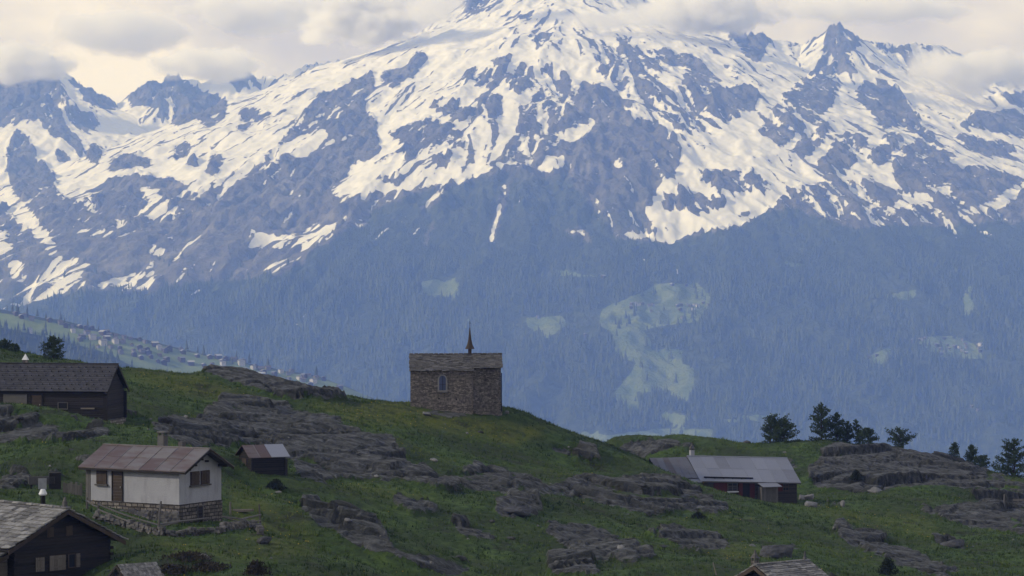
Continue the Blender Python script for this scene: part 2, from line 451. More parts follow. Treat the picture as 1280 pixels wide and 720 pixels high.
t = NT('turf_and_rock', .95)
rv = t.attr('rock'); pos = t.pos()
fine = t.noise(2.6, 6, pos, .62)
rmask = t.rng(t.math('ADD', rv, t.math('MULTIPLY', t.math('SUBTRACT', fine, .5), .55)), -.02, .05)
tuft = t.noise(1.1, 7, pos, .68); wide = t.noise(.11, 4, pos)
grass = t.ramp(tuft, (.30, (.018, .036, .012)), (.52, (.050, .088, .020)), (.72, (.095, .145, .030)))
grass = t.mix(t.rng(wide, .40, .64), grass, (.030, .046, .014))
grass = t.mix(t.math('MULTIPLY', t.attr('yellow'), t.rng(t.noise(.7, 6, pos, .7), .36, .60)), grass, (.115, .128, .022))
heath = t.rng(t.noise(.28, 5, pos, .6), .56, .66)
grass = t.mix(t.math('MULTIPLY', heath, .75), grass, (.022, .026, .014))
v2 = t.pos((1, 3.2, 1.6), rot=(0, 0, R(28)))
band = t.noise(.8, 7, v2, .65, .4); spot = t.noise(5.5, 5, pos, .7); lich = t.noise(.35, 5, pos, .6)
rockc = t.ramp(band, (.32, (.021, .022, .022)), (.46, (.062, .063, .062)), (.60, (.122, .123, .121)), (.74, (.21, .21, .205)))
rockc = t.mix(t.rng(spot, .56, .72, 0, .55), rockc, (.22, .215, .21))
rockc = t.mix(t.rng(lich, .52, .68, 0, .55), rockc, (.062, .063, .052))
rockc = t.mix(t.rng(t.noise(1.7, 6, pos, .7), .60, .70, 0, .8), rockc, (.026, .040, .014))
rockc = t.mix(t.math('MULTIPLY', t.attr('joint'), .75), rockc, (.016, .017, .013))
c = t.mix(rmask, grass, rockc)
hgt = t.math('ADD', t.math('MULTIPLY', tuft, t.math('SUBTRACT', 1.25, rmask)), t.math('MULTIPLY', t.math('ADD', band, t.math('MULTIPLY', spot, .35)), rmask))
t.bump(hgt, 1., .45)
GROUND_MAT = t.color(c)
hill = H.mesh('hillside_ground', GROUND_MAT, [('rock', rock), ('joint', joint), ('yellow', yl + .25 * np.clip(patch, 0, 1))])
hill.data.polygons.foreach_set('use_smooth', (np.maximum(rock[:-1, :-1], rock[1:, 1:]) < -.05).ravel())
tag(hill, 'grassy alpine hillside with grey rock slabs', None, None, 'structure')

# ------------------------------------------------------------------ far massif: ridges first, then slopes, gullies and snow
RIDGES = [  # (slope of its flanks, [(photo x, photo y, distance)])
 (.50, [(-250,40,11000),(-60,70,10850),(10,96,10800),(60,83,10700),(100,110,10800),(155,131,10900),(185,109,10850),(215,95,10800),(250,104,10850),(295,88,10850),(330,99,10900),(400,82,10800),(470,72,10600),(520,56,10400),(560,20,10250),(590,6,10150),(640,-18,10050),(700,-38,10000)]),
 (.56, [(700,-38,10000),(725,40,9800),(738,98,9600),(728,150,9450),(690,188,9250),(640,206,9050),(592,219,8900),(520,245,8750),(450,283,8600),(380,316,8500),(300,344,8400),(180,368,8300),(60,384,8200),(-120,404,8100)]),
 (.55, [(700,-38,10000),(770,-20,10000),(825,22,10050),(870,42,10100),(935,38,10150),(960,53,10200),(1000,56,10200),(1048,40,10150),(1090,56,10250),(1180,60,10400),(1240,84,10450),(1310,88,10500),(1500,60,10500)]),
 (.60, [(738,98,9600),(772,175,9350),(798,238,9150),(822,283,8950),(845,306,8800)]),
 (.62, [(1048,40,10150),(1055,90,9950),(1075,118,9850),(1082,150,9750),(1065,200,9550),(1030,236,9350),(990,254,9150),(962,261,9000)]),
 (.62, [(1075,114,9870),(1110,138,9800),(1150,165,9700),(1190,195,9600),(1240,216,9500),(1330,232,9400)]),
 (.50, [(962,261,9000),(1040,268,8930),(1120,270,8900),(1220,268,8880),(1320,262,8880),(1500,250,8900)]),
 (.62, [(500,70,10500),(452,108,10200),(405,140,9950),(388,188,9700),(398,232,9480),(420,262,9300)]),
 (.62, [(60,83,10700),(84,140,10400),(104,200,10100),(126,258,9800),(150,300,9600)]),
 (.58, [(-10,100,10800),(10,170,10350),(30,235,10000),(60,290,9700),(95,335,9350)]),
 (.60, [(880,42,10100),(905,85,9870),(928,112,9720),(940,148,9550)]),
 (.60, [(590,-5,10150),(560,60,9900),(545,110,9720),(560,150,9600),(560,190,9450)]),
 (.62, [(660,-30,10020),(655,60,9750),(625,105,9600),(615,135,9520)]),
 (.60, [(215,95,10800),(240,140,10550),(270,165,10400)]),
 (.60, [(1240,84,10450),(1250,125,10200),(1270,150,10050),(1290,180,9900)]),
 (.60, [(800,0,10030),(820,80,9800),(850,130,9650),(870,175,9500)]),
] + [(.44, [(320 and q[0], HOR - F * (np.interp(q[1], [6300, 7300, 8000, 8600, 9000], [-700, -445, -225, -45, 10]) + q[2] * 1.8) / q[1], q[1]) for q in sp_]) for sp_ in (
 [(640, 8850, 100), (585, 8500, 110), (510, 8050, 105), (440, 7600, 90), (380, 7100, 60)], [(940, 8850, 110), (905, 8500, 95), (925, 8050, 80), (955, 7500, 60)], [(1180, 8800, 90), (1150, 8400, 100), (1105, 7900, 90), (1075, 7400, 60)], [(720, 8700, 70), (690, 8350, 80), (655, 7900, 75), (640, 7400, 60)], [(1330, 8700, 90), (1300, 8200, 100), (1270, 7700, 90), (1250, 7200, 60)], [(250, 8300, 60), (230, 7900, 90), (190, 7400, 90)])]
M = Field(np.arange(-2500, 2501, 4.2), np.concatenate([np.arange(6300, 7000, 14.), np.arange(7000, 8300, 9.), np.arange(8300, 10700, 5.), np.arange(10700, 11700, 25.)]))
wx = M.X + 45 * fbm(M.X / 260, M.Y / 260, 3, 201) ; wy = M.Y + 55 * fbm(M.X / 260, M.Y / 260, 3, 207)
acc = np.zeros_like(M.X); base = np.interp(M.Y, [6300, 7300, 8000, 8600, 9000, 9600, 10400, 11700], [-700, -445, -225, -45, 10, 70, 120, 140]).astype(np.float32)
base += 90 * fbm(M.X / 900, M.Y / 700, 3, 211) * sstep(6500, 7200, M.Y)
TEMP = 16.0
acc = np.exp(base / TEMP / 1.0 * 0.0 + 0) * 0
mxz = base.copy(); lst = [base]
for sl, pts in RIDGES:
    pp = [P(*q) for q in pts]; best = np.full_like(M.X, -1e4)
    for a, b in zip(pp[:-1], pp[1:]):
        ax, ay = b.x - a.x, b.y - a.y; L2 = ax * ax + ay * ay
        tt = np.clip(((wx - a.x) * ax + (wy - a.y) * ay) / L2, 0, 1)
        d = np.hypot(wx - a.x - tt * ax, wy - a.y - tt * ay)
        best = np.maximum(best, a.z + tt * (b.z - a.z) + 8 - sl * .93 * d * (1 - .16 * sstep(150, 700, d)) - 44 * (1 - np.exp(-d / 85)))
    lst.append(best)
mxz = np.maximum.reduce(lst)
acc = sum(np.exp(np.clip((q - mxz) / TEMP, -30, 0)) for q in lst)
z = mxz + TEMP * np.log(acc) * .6
rockz = sstep(-20, 140, z - 40 * fbm(M.X / 500, M.Y / 500, 3, 231))        # bare ground above the woods
gy, gx = np.gradient(z, M.ys, M.xs); gl = np.hypot(gx, gy) + 1e-4
SN = Chart(-120, -60, 1400, 420, 2., .72)
SN_POLYS = [
 (-2.1, [(-120,405),(30,386),(100,362),(180,366),(300,346),(395,313),(425,290),(450,285),(475,260),(500,247),(533,234),(580,228),(600,221),(640,207),(655,211),(676,221),(700,214),(735,260),(770,296),(830,304),(880,290),(925,284),(958,260),(1000,262),(1060,285),(1280,276),(1400,270),(1400,430),(-120,430)]),
 (-1, [(-120,40),(0,40),(27,40),(66,40),(73,101),(76,133),(82,158),(98,170),(105,193),(98,197),(87,179),(64,168),(46,147),(27,152),(9,158),(-120,170)]),
 (-1, [(78,118),(98,140),(128,155),(110,166),(92,159),(80,138)]),
 (-1, [(85,96),(110,112),(150,132),(140,138),(110,130)]),
 (-.95, [(21,163),(37,175),(46,197),(69,220),(71,243),(82,252),(110,257),(128,271),(122,300),(108,330),(92,317),(87,330),(73,310),(50,280),(37,262),(18,243),(9,211),(7,184)]),
 (-.9, [(0,252),(18,275),(39,289),(55,307),(60,335),(41,339),(18,317),(9,289),(-20,280)]),
 (-.9, [(-20,298),(10,335),(20,362),(14,380),(-20,390)]),
 (-.8, [(137,202),(156,193),(188,197),(192,207),(156,211),(137,216)]),
 (-1, [(110,240),(133,227),(156,218),(192,220),(224,227),(240,243),(260,240),(290,235),(310,222),(280,262),(240,285),(200,295),(180,340),(105,350),(112,320),(128,275)]),
 (-.9, [(66,184),(87,193),(89,204),(73,202)]), (-.9, [(110,184),(130,188),(121,207),(110,202)]),
 (-1, [(160,130),(180,80),(222,70),(228,102),(250,114),(279,118),(283,135),(279,150),(262,160),(246,150),(225,156),(205,150),(195,135)]),
 (-.9, [(283,60),(305,60),(308,102),(296,116),(287,106)]), (-.9, [(298,141),(321,135),(325,145),(304,150)]), (-.8, [(290,158),(317,152),(337,137),(340,141),(308,164)]),
 (-.9, [(217,179),(237,177),(235,193),(219,195)]), (-.8, [(262,193),(279,195),(271,222),(262,222)]), (-.7, [(235,200),(252,204),(248,210),(234,206)]),
 (-1.1, [(470,92),(440,98),(433,108),(400,118),(383,139),(367,162),(337,193),(308,218),(285,243),(250,268),(200,285),(190,330),(200,360),(330,350),(395,314),(425,290),(460,272),(445,240),(438,225),(436,205),(453,204),(475,191),(471,155),(453,129),(467,115)]),
 (.8, [(350,185),(375,170),(404,160),(421,177),(396,189),(379,197),(358,197),(325,218),(333,206)]),
 (.8, [(312,285),(337,293),(375,293),(396,281),(419,279),(410,302),(375,312),(342,311),(300,310)]),
 (.9, [(408,239),(433,222),(446,197),(460,206),(460,243),(433,243),(400,277),(425,247)]),
 (.5, [(333,335),(367,322),(383,316),(379,331),(342,347)]), (.4, [(371,244),(376,242),(362,279),(350,281)]),
 (.6, [(163,310),(192,303),(217,316),(201,322)]), (.5, [(133,321),(165,313),(168,318),(135,325)]), (.8, [(140,275),(160,276),(152,284)]),
 (.8, [(172,232),(200,238),(206,258),(224,262),(215,272),(190,272),(170,266),(184,258),(182,243)]), (.5,[(205,294),(222,297),(236,304),(215,302)]),
 (-1, [(473,93),(507,84),(529,62),(535,75),(515,98),(489,113)]), (-.9, [(567,9),(587,-4),(627,-4),(591,15)]), (-.9, [(635,20),(667,17),(662,25)]),
 (-.9, [(660,40),(686,36),(686,50),(667,51)]), (-.9, [(613,75),(642,68),(640,84),(622,85)]), (-1, [(590,103),(609,86),(633,88),(622,110),(600,110)]), (-.9, [(576,93),(597,79),(591,103)]),
 (-.85, [(529,131),(564,127),(595,138),(604,116),(627,120),(631,142),(609,151),(578,153),(547,140)]),
 (-1, [(482,169),(515,156),(533,147),(578,164),(584,187),(547,178),(524,187),(520,203),(502,197),(507,178)]), (-.9, [(533,196),(569,190),(556,210)]),
 (-.2, [(649,135),(700,85),(728,110),(724,140),(690,182),(667,209),(640,205),(620,205),(600,212),(640,182)]),
 (-.8, [(671,73),(689,87),(676,97)]), (-.75, [(631,98),(653,78),(664,80),(671,111),(640,116)]), (-.8, [(469,218),(507,222),(502,233),(476,229)]),
 (-1.1, [(449,252),(470,240),(500,240),(475,262),(440,288),(415,300),(425,280)]),
 (.5, [(553,232),(560,234),(548,250),(524,267),(532,254)]), (.75, [(633,226),(637,228),(629,262),(613,304),(609,303),(622,258)]), (.1, [(541,274),(545,276),(530,311),(526,309)]),
 (-1.25, [(727,100),(749,107),(793,129),(820,156),(847,178),(858,196),(847,213),(824,236),(807,262),(816,293),(762,290),(735,262),(700,214),(676,221),(660,208),(690,188),(706,170),(712,150),(727,130)]),
 (.7, [(776,129),(822,153),(793,148)]), (.6, [(744,147),(740,165),(722,180),(700,172),(704,163)]), (.8, [(682,196),(709,195),(700,217),(669,214)]), (.5, [(698,290),(727,283),(743,308),(722,294)]),
 (.4, [(738,240),(752,257),(745,257)]), (.4, [(770,194),(779,196),(776,214),(770,210)]), (.5,[(748,122),(755,124),(758,134),(750,132)]),
 (-.28, [(745,47),(800,58),(870,68),(905,110),(893,160),(870,185),(850,175),(800,128),(750,95)]),
 (.7, [(793,89),(813,98),(800,100)]), (.7, [(824,86),(856,88),(851,105),(830,98)]), (.7, [(820,116),(849,131),(835,134)]),
 (-1, [(891,116),(927,107),(951,111),(944,138),(927,147),(904,156),(891,138)]), (-.9, [(909,20),(944,15),(960,56),(949,80),(927,67)]), (-.7, [(896,78),(912,84),(932,100),(922,100)]),
 (1.3, [(856,173),(909,156),(936,138),(950,160),(960,178),(1000,215),(985,232),(960,226),(936,213),(882,209),(847,211)]),
 (1.3, [(824,231),(856,222),(873,236),(909,249),(960,236),(985,244),(960,262),(928,283),(882,285),(838,303),(762,291),(816,293),(807,267)]),
 (-1, [(869,229),(891,211),(936,213),(962,231),(927,243),(891,232)]), (-1, [(829,240),(860,236),(900,249),(913,253),(904,262),(869,267),(833,262)]), (-.9, [(918,270),(942,261),(938,272)]),
 (-1, [(1016,91),(1028,70),(1040,15),(1068,15),(1074,58),(1062,66),(1070,91),(1037,93)]),
 (-.42, [(987,110),(1016,93),(1053,103),(1041,133),(1012,158),(974,187),(962,174),(945,166)]),
 (-.9, [(1078,103),(1103,99),(1128,120),(1153,157),(1170,174),(1199,195),(1170,203),(1153,178),(1128,157),(1103,162),(1091,145),(1068,120)]),
 (-.85, [(1016,207),(1057,170),(1087,166),(1078,195),(1057,216),(1037,220)]), (-.6, [(985,190),(1010,165),(1040,150),(1030,180),(1005,200)]), (-.8, [(1082,199),(1116,166),(1132,170),(1112,199),(1095,212)]),
 (-.75, [(1116,199),(1149,174),(1170,203),(1212,207),(1270,216),(1290,232),(1212,249),(1178,232),(1145,245),(1120,228)]),
 (-.9, [(1199,157),(1220,139),(1253,139),(1290,147),(1290,170),(1245,166)]), (-.85, [(1189,174),(1220,174),(1270,182),(1266,195),(1228,195)]), (-.6, [(1228,120),(1290,114),(1290,137),(1253,128)]),
 (-.5, [(1091,57),(1128,60),(1162,95),(1137,95),(1128,70)]), (-.7, [(1070,74),(1128,99),(1120,102),(1087,87)]),
 (-.7, [(960,262),(985,240),(1020,226),(1080,224),(1120,236),(1180,240),(1300,228),(1300,272),(1200,282),(1060,285),(1000,264)]),
 (.5, [(1066,228),(1083,237),(1078,250)]), (.5, [(1037,240),(1068,256),(1057,263)]), (.5, [(1128,245),(1187,231),(1191,241),(1170,253),(1103,267)]), (.5, [(1076,263),(1099,252),(1090,267)]), (.45, [(1237,253),(1266,232),(1290,226),(1253,262),(1187,268)]),
]
for v, poly in SN_POLYS: SN.put(poly, v)
SN.blur(3)
bare_ = 1 - sstep(-.55, .35, SN.at(*proj(M.X, M.Y, z)))
# smooth fall directions
sx, sy = gx / gl, gy / gl
g1 = gully(M.X, M.Y, sx, sy, 1 / 120., 301); g2 = gully(M.X, M.Y, sx, sy, 1 / 52., 302); g3 = gully(M.X, M.Y, sx, sy, 1 / 24., 303)
crag = ridged(M.X / 230, M.Y / 260, 5, 221, .55)
amp = .25 + .75 * rockz
z = z + amp * ((8 + 6 * bare_) * g1 + (2 + 5 * bare_) * g2 + (.4 + 2.2 * bare_) * g3 + (18 + 22 * bare_) * (crag - .5) + (4 + 13 * bare_) * (ridged(M.X / 62, M.Y / 70, 4, 241, .6) - .3) + (1 + 8 * bare_) * fbm(M.X / 24, M.Y / 24, 3, 244, .6)) * (.45 + .55 * sstep(.1, .5, gl))
gl_ = gully(M.X, M.Y, sx, sy, 1 / 330., 304); z += (1 - rockz) * (24 * gl_ + 8 * g1 + 26 * fbm(M.X / 330, M.Y / 400, 3, 251) + 6 * fbm(M.X / 60, M.Y / 60, 3, 253))
M.Z = z.astype(np.float32)
del lst, acc, mxz, best

ppx, ppy = proj(M.X, M.Y, M.Z)
wpx = ppx + 5 * fbm(M.X / 40, M.Y / 55, 3, 261); wpy = ppy + 4 * fbm(M.X / 40, M.Y / 55, 3, 265)
mirror = lambda q: 1280 - np.abs(1280 - np.abs(q))          # beyond the photo's edges the cover carries on in kind
sn = SN.at(mirror(wpx), wpy)
gy, gx = np.gradient(M.Z, M.ys, M.xs); steep = np.hypot(gx, gy)
crag2 = fbm(M.X / 85, M.Y / 110, 5, 271, .62)
def fall_streaks(w, step, n, seed):
    """noise smeared along the fall line: thin tongues of snow and ribs of rock"""
    s_ = 0
    for q in range(-n, n + 1): s_ = s_ + perlin((M.X + sx * step * q) / w, (M.Y + sy * step * q) / w, seed) * (1 - abs(q) / (n + 1))
    return s_ / np.std(s_) * .5
ff = 1
for _ in range(3): sx = (np.roll(sx, 2, 0) + np.roll(sx, -2, 0) + np.roll(sx, 2, 1) + np.roll(sx, -2, 1) + sx) / 5; sy = (np.roll(sy, 2, 0) + np.roll(sy, -2, 0) + np.roll(sy, 2, 1) + np.roll(sy, -2, 1) + sy) / 5
ff = np.hypot(sx, sy) + 1e-4; sx, sy = sx / ff, sy / ff
L1 = fall_streaks(15., 13., 7, 331); L2 = fall_streaks(34., 26., 6, 333)
streak = fbm(M.X / 26, M.Y / 26, 4, 273, .65) ; speck = fbm(M.X / 34, M.Y / 40, 5, 275, .7)
zb = M.Z.copy()
for _ in range(7):
    for ax in (0, 1):
        b = np.pad(zb, [(2, 2) if q == ax else (0, 0) for q in (0, 1)], mode='edge'); m_ = b.shape[ax]
        zb = (np.take(b, range(0, m_ - 4), ax) + np.take(b, range(1, m_ - 3), ax) + np.take(b, range(2, m_ - 2), ax) + np.take(b, range(3, m_ - 1), ax) + np.take(b, range(4, m_), ax)) / 5
lap = np.tanh((M.Z - zb) / 5.)
vary = .40 + .95 * sstep(-.25, .30, fbm(M.X / 330, M.Y / 330, 3, 277)) ; snow = .70 * sn + vary * (.55 * crag2 + .18 * streak - .32 * lap - .15 * g2 + .62 * L1 + .62 * L2 - .6 * sstep(.16, .40, speck)) - .25 * g1 - .5 * (sstep(.6, 1.6, steep) - .3) - .5 * (1 - sstep(.1, .5, rockz))
snow = np.where(M.Z < -260, -1.5, snow)
# woods and clearings on the lower slopes
MD = Chart(-300, 280, 1560, 620, 2., 0.)
for v, poly in (
 (1, [(753,386),(805,365),(822,355),(874,356),(888,372),(878,400),(857,403),(826,407),(794,414),(770,417),(749,407)]),
 (1, [(801,448),(826,436),(853,438),(852,454),(867,459),(866,483),(857,504),(840,504),(840,487),(815,490),(794,490),(798,514),(777,507),(765,497),(787,469)]),
 (1, [(826,514),(860,521),(857,532),(829,525)]), (1, [(725,541),(760,545),(822,537),(892,538),(892,556),(822,556),(725,556)]),
 (.95, [(765,412),(801,410),(812,424),(815,444),(790,450),(770,441)]), (.55, [(656,396),(704,393),(711,407),(683,424),(659,410)]), (.5, [(683,334),(756,344),(746,350),(701,346)]), (.5, [(524,350),(575,345),(575,372),(530,375)]),
 (.9, [(1145,426),(1160,421),(1194,420),(1221,433),(1230,450),(1175,446)]), (.8, [(1083,447),(1111,438),(1102,456)]), (.6, [(1200,374),(1214,351),(1217,388),(1207,401)]),
 (.7, [(905,524),(985,515),(986,518),(908,530)]), (.5, [(1060,395),(1110,402),(1108,406),(1062,399)]), (.5,[(1090,370),(1150,360),(1140,380)]), (.4,[(960,320),(1010,330),(1000,340)]),
): MD.put(poly, v)
MD.blur(2)
mead = MD.at(ppx, ppy) + .34 * fbm(M.X / 55, M.Y / 80, 4, 291, .6) + .30 * sstep(.12, .5, fbm(M.X / 200, M.Y / 300, 4, 293)) * sstep(330, 400, ppy)
t = NT('alpine_massif', .92)
pos = t.pos(); sn_ = t.math('ADD', t.attr('snow'), t.math('MULTIPLY', t.math('SUBTRACT', t.noise(.07, 6, pos, .7), .5), .9))
smask = t.rng(sn_, -.03, .05)
rn = t.noise(.02, 7, pos, .65); rn2 = t.noise(.004, 5, pos)
rockc = t.ramp(rn, (.3, (.045, .044, .046)), (.5, (.12, .115, .11)), (.7, (.26, .245, .225)))
rockc = t.mix(t.rng(rn2, .42, .62, 0, .6), rockc, (.085, .078, .066))
alp = t.ramp(t.noise(.03, 6, pos, .6), (.35, (.030, .042, .020)), (.65, (.070, .080, .036)))
soil = t.ramp(t.noise(.05, 5, pos, .6), (.35, (.016, .026, .012)), (.65, (.050, .064, .026)))
soil = t.mix(t.rng(t.math('ADD', t.attr('meadow'), t.math('MULTIPLY', t.math('SUBTRACT', t.noise(.045, 5, pos, .65), .5), .6)), .385, .415), soil, t.ramp(t.noise(.02, 6, pos, .6), (.35, (.085, .125, .042)), (.65, (.16, .195, .075))))
ground = t.mix(t.rng(t.attr('bare'), .0, .35), soil, alp); ground = t.mix(t.rng(t.attr('bare'), .45, .9), ground, rockc)
snowc = t.mix(t.noise(.006, 4, pos), (.76, .755, .755), (.66, .66, .67))
t.bump(t.math('MULTIPLY', rn, t.math('SUBTRACT', 1.1, smask)), 1., 30)
MAT_M = t.color(t.mix(smask, ground, snowc))
wooded = 1 - sstep(-1.45, -1.15, SN.at(mirror(ppx + 7 * fbm(M.X / 50, M.Y / 50, 3, 297)), ppy + 6 * fbm(M.X / 60, M.Y / 60, 3, 298)))
bare = np.clip(rockz + .3 * fbm(M.X / 120, M.Y / 140, 4, 295), 0, 1) * (1 - .72 * wooded * (1 - sstep(150, 300, M.Z)))
bare = np.maximum(bare, (1 - wooded) * sstep(-200, -60, M.Z) * .9)
mo = M.mesh('mountain', MAT_M, [('snow', snow), ('meadow', mead), ('bare', bare)])
tag(mo, 'snow streaked mountain massif above forested lower slopes', None, None, 'structure')

# ------------------------------------------------------------------ the village slope, far left, and the valley floor
K = Field(np.arange(-1500, 300, 7.), np.arange(3300, 5000, 7.))
crest_px = [(-500, 300), (-100, 362), (0, 386), (60, 397), (100, 405), (180, 424), (250, 441), (300, 450), (350, 461), (400, 470), (440, 484), (480, 503), (560, 545), (900, 700)]
cxs = [P(a, b, 4300).x for a, b in crest_px]; czs = [P(a, b, 4300).z for a, b in crest_px]
cz = np.interp(K.X, cxs, czs)
d = 4300 + 35 * fbm(K.X / 260, K.X * 0 + .5, 3, 401) - K.Y
K.Z = (cz - np.where(d > 0, .34 * d + .00006 * d * d, -.5 * d) + 11 * fbm(K.X / 170, K.Y / 170, 4, 405) * sstep(0, 90, np.abs(d)) + 2.5 * fbm(K.X / 40, K.Y / 40, 3, 409)).astype(np.float32)
kx, ky = proj(K.X, K.Y, K.Z)
MV = Chart(-300, 330, 700, 620, 2., 0.)
MV.put([(-300,345),(-60,380),(0,392),(60,402),(150,421),(230,440),(330,461),(400,473),(470,500),(440,505),(330,500),(250,482),(180,464),(130,440),(60,420),(0,409),(-300,380)], 1)
MV.put([(240,455),(330,465),(420,478),(420,500),(300,500),(240,480)], .7)
MV.blur(3)
vm = MV.at(kx, ky) + .3 * fbm(K.X / 60, K.Y / 60, 4, 411)
t = NT('village_slope_ground', .95); pos = t.pos()
gr = t.ramp(t.noise(.03, 6, pos, .6), (.32, (.085, .125, .040)), (.68, (.16, .20, .07)))
dk = t.ramp(t.noise(.08, 5, pos, .6), (.35, (.014, .022, .012)), (.65, (.034, .046, .020)))
t.bump(t.noise(.1, 5, pos), .5, 2)
MAT_K = t.color(t.mix(t.rng(t.attr('meadow'), .34, .5), dk, gr))
ko = K.mesh('village_slope', MAT_K, [('meadow', vm)])
tag(ko, 'green meadow slope with woods below the far village', None, None, 'structure')
VF = Field(np.linspace(-9000, 9000, 40), np.concatenate([np.linspace(430, 6400, 40), [12400]]))
VF.Z = (-640 - 200 * np.exp(-((VF.Y - 4500) / 1500) ** 2) + 30 * fbm(VF.X / 1500, VF.Y / 1500, 2, 421)).astype(np.float32)
VF.Z[0, :] = -120
tag(VF.mesh('valley_ground', MAT_K, [('meadow', VF.Z * 0)]), 'dark wooded valley floor far below', None, None, 'structure')

# ------------------------------------------------------------------ far woods, as one mass per slope
def woods(name, x, y, z, h, mat, label, seed):
    r = np.random.RandomState(seed); n = len(x); K5 = 5
    w = h * r.uniform(.15, .24, n); a0 = r.rand(n) * 6.28
    parts_v, parts_f = [], []; off = 0
    for (zb, zt, ws) in ((.06, .68, 1.), (.38, 1., .62)):
        ang = a0[:, None] + np.arange(K5)[None] * 2 * np.pi / K5
        rr = (w * ws)[:, None] * r.uniform(.75, 1.2, (n, K5))
        ring = np.stack([x[:, None] + rr * np.cos(ang), y[:, None] + rr * np.sin(ang), (z + h * zb)[:, None] + rr * 0], -1)
        top = np.stack([x + r.normal(0, .02, n) * h, y, z + h * zt], -1)[:, None]
        v = np.concatenate([ring, top], 1).reshape(-1, 3); b = off + np.arange(n) * (K5 + 1)
        f = np.stack([np.stack([b + k, b + (k + 1) % K5, b + K5], 1) for k in range(K5)], 1).reshape(-1, 3)
        parts_v.append(v); parts_f.append(f); off += len(v)
    f = np.concatenate(parts_f); tint = np.tile(np.repeat(np.clip(.45 * r.rand(n) + .28 + .75 * fbm(x / 140, y / 190, 4, seed + 900), 0, 1), K5), 2)
    o = np_mesh(name, np.concatenate(parts_v), f, mat, fattrs=[('tint', tint)])
    return tag(o, label, None, None, 'stuff')
MAT_W = tinted('conifer_wood', (.005, .012, .007), (.070, .085, .032), .006, amt=.2, bump=0)
r = np.random.RandomState(5)
N = 190000
x = r.uniform(-2150, 2150, N); y = r.uniform(6350, 9250, N); z = M.at(x, y)
qx, qy = proj(x, y, z)
mdn = MD.at(qx, qy) + .30 * sstep(.12, .5, fbm(x / 200, y / 300, 4, 293)) * sstep(330, 400, qy) + .34 * fbm(x / 55, y / 80, 4, 291, .6)
zone = bil(wooded.astype(np.float32), np.interp(x, M.xs, np.arange(len(M.xs))), np.interp(y, M.ys, np.arange(len(M.ys))))
dens = .62 * (1 - sstep(10, 190, z - 90 * fbm(x / 300, y / 300, 3, 501))) * (.04 + .96 * zone) * (1 - sstep(.2, .42, mdn))
dens *= .15 + .85 * sstep(-.30, .12, fbm(x / 150, y / 260, 4, 507))
# a few lone trees and strips within the clearings
dens = np.maximum(dens, .10 * (MD.at(qx, qy) > .35) * sstep(0., .3, fbm(x / 60, y / 60, 3, 515))); dens = np.where((qx > 600) & (qx < 780) & (qy > 380) & (qy < 500), dens * .8, dens)
k = (r.rand(N) < dens) & (qy < 600) & (bil(snow, np.interp(x, M.xs, np.arange(len(M.xs))), np.interp(y, M.ys, np.arange(len(M.ys)))) < -.25)
woods('mountain_forest', x[k], y[k], z[k], r.uniform(13, 28, k.sum()) * (1 - .45 * sstep(-120, 60, z[k])), MAT_W, 'dark conifer forest covering the lower mountain slopes', 11)
N = 30000
x = r.uniform(-1300, 150, N); y = r.uniform(3600, 4600, N); z = K.at(x, y); qx, qy = proj(x, y, z)
dens = .9 * (1 - sstep(.25, .5, MV.at(qx, qy) + .3 * fbm(x / 45, y / 45, 3, 511))) * sstep(-.5, .1, fbm(x / 120, y / 120, 3, 513))
dens = np.maximum(dens, .015) * np.where(y > 4250, .12, .75)
k = r.rand(N) < dens
woods('village_slope_forest', x[k], y[k], z[k], r.uniform(9, 19, k.sum()), MAT_W, 'dark conifer wood on the slope below the far village', 12)
# ------------------------------------------------------------------ building materials
def coords_wall(t):
    """wall coordinates: run along the wall, height"""
    tc = t.node('ShaderNodeTexCoord'); s = t.node('ShaderNodeSeparateXYZ'); t.l.new(tc.outputs['Object'], s.inputs[0])
    c = t.node('ShaderNodeCombineXYZ'); t.l.new(t.math('ADD', s.outputs[0], s.outputs[1]), c.inputs[0]); t.l.new(s.outputs[2], c.inputs[1])
    n = t.node('ShaderNodeTexNoise'); n.inputs['Scale'].default_value = 2.2; n.inputs['Detail'].default_value = 3; t.l.new(tc.outputs['Object'], n.inputs['Vector'])
    v = t.node('ShaderNodeVectorMath', operation='MULTIPLY_ADD'); t.l.new(n.outputs['Color'], v.inputs[0]); v.inputs[1].default_value = (.22, .10, 0); t.l.new(c.outputs[0], v.inputs[2])
    return v.outputs[0]
def masonry(name, lo, hi, mortar, bw, bh):
    t = NT(name, .95); v = coords_wall(t)
    b = t.node('ShaderNodeTexBrick'); t.l.new(v, b.inputs['Vector'])
    for k, q in (('Scale', 1.), ('Brick Width', bw), ('Row Height', bh), ('Mortar Size', bh * .16), ('Mortar Smooth', .3), ('Bias', 0.)): b.inputs[k].default_value = q
    b.inputs['Color1'].default_value = lo + (1,); b.inputs['Color2'].default_value = hi + (1,); b.inputs['Mortar'].default_value = mortar + (1,)
    b.offset_frequency = 2; b.squash = .7; b.squash_frequency = 3
    n = t.noise(4, 6); c = t.mix(.75, b.outputs['Color'], t.ramp(n, (.3, (.25, .25, .26)), (.7, (1.5, 1.42, 1.32))), 'MULTIPLY')
    t.bump(t.math('SUBTRACT', t.math('MULTIPLY', n, .6), b.outputs['Fac']), .9, .05)
    return t.color(c)
M_CHAPEL = masonry('chapel_masonry', (.105, .095, .088), (.28, .25, .225), (.06, .054, .05), .42, .105)
M_PALESTONE = masonry('pale_rubble_masonry', (.14, .13, .12), (.30, .285, .265), (.06, .055, .05), .45, .26)
M_STONE = masonry('rubble_masonry', (.085, .078, .072), (.21, .195, .18), (.040, .036, .033), .50, .24)
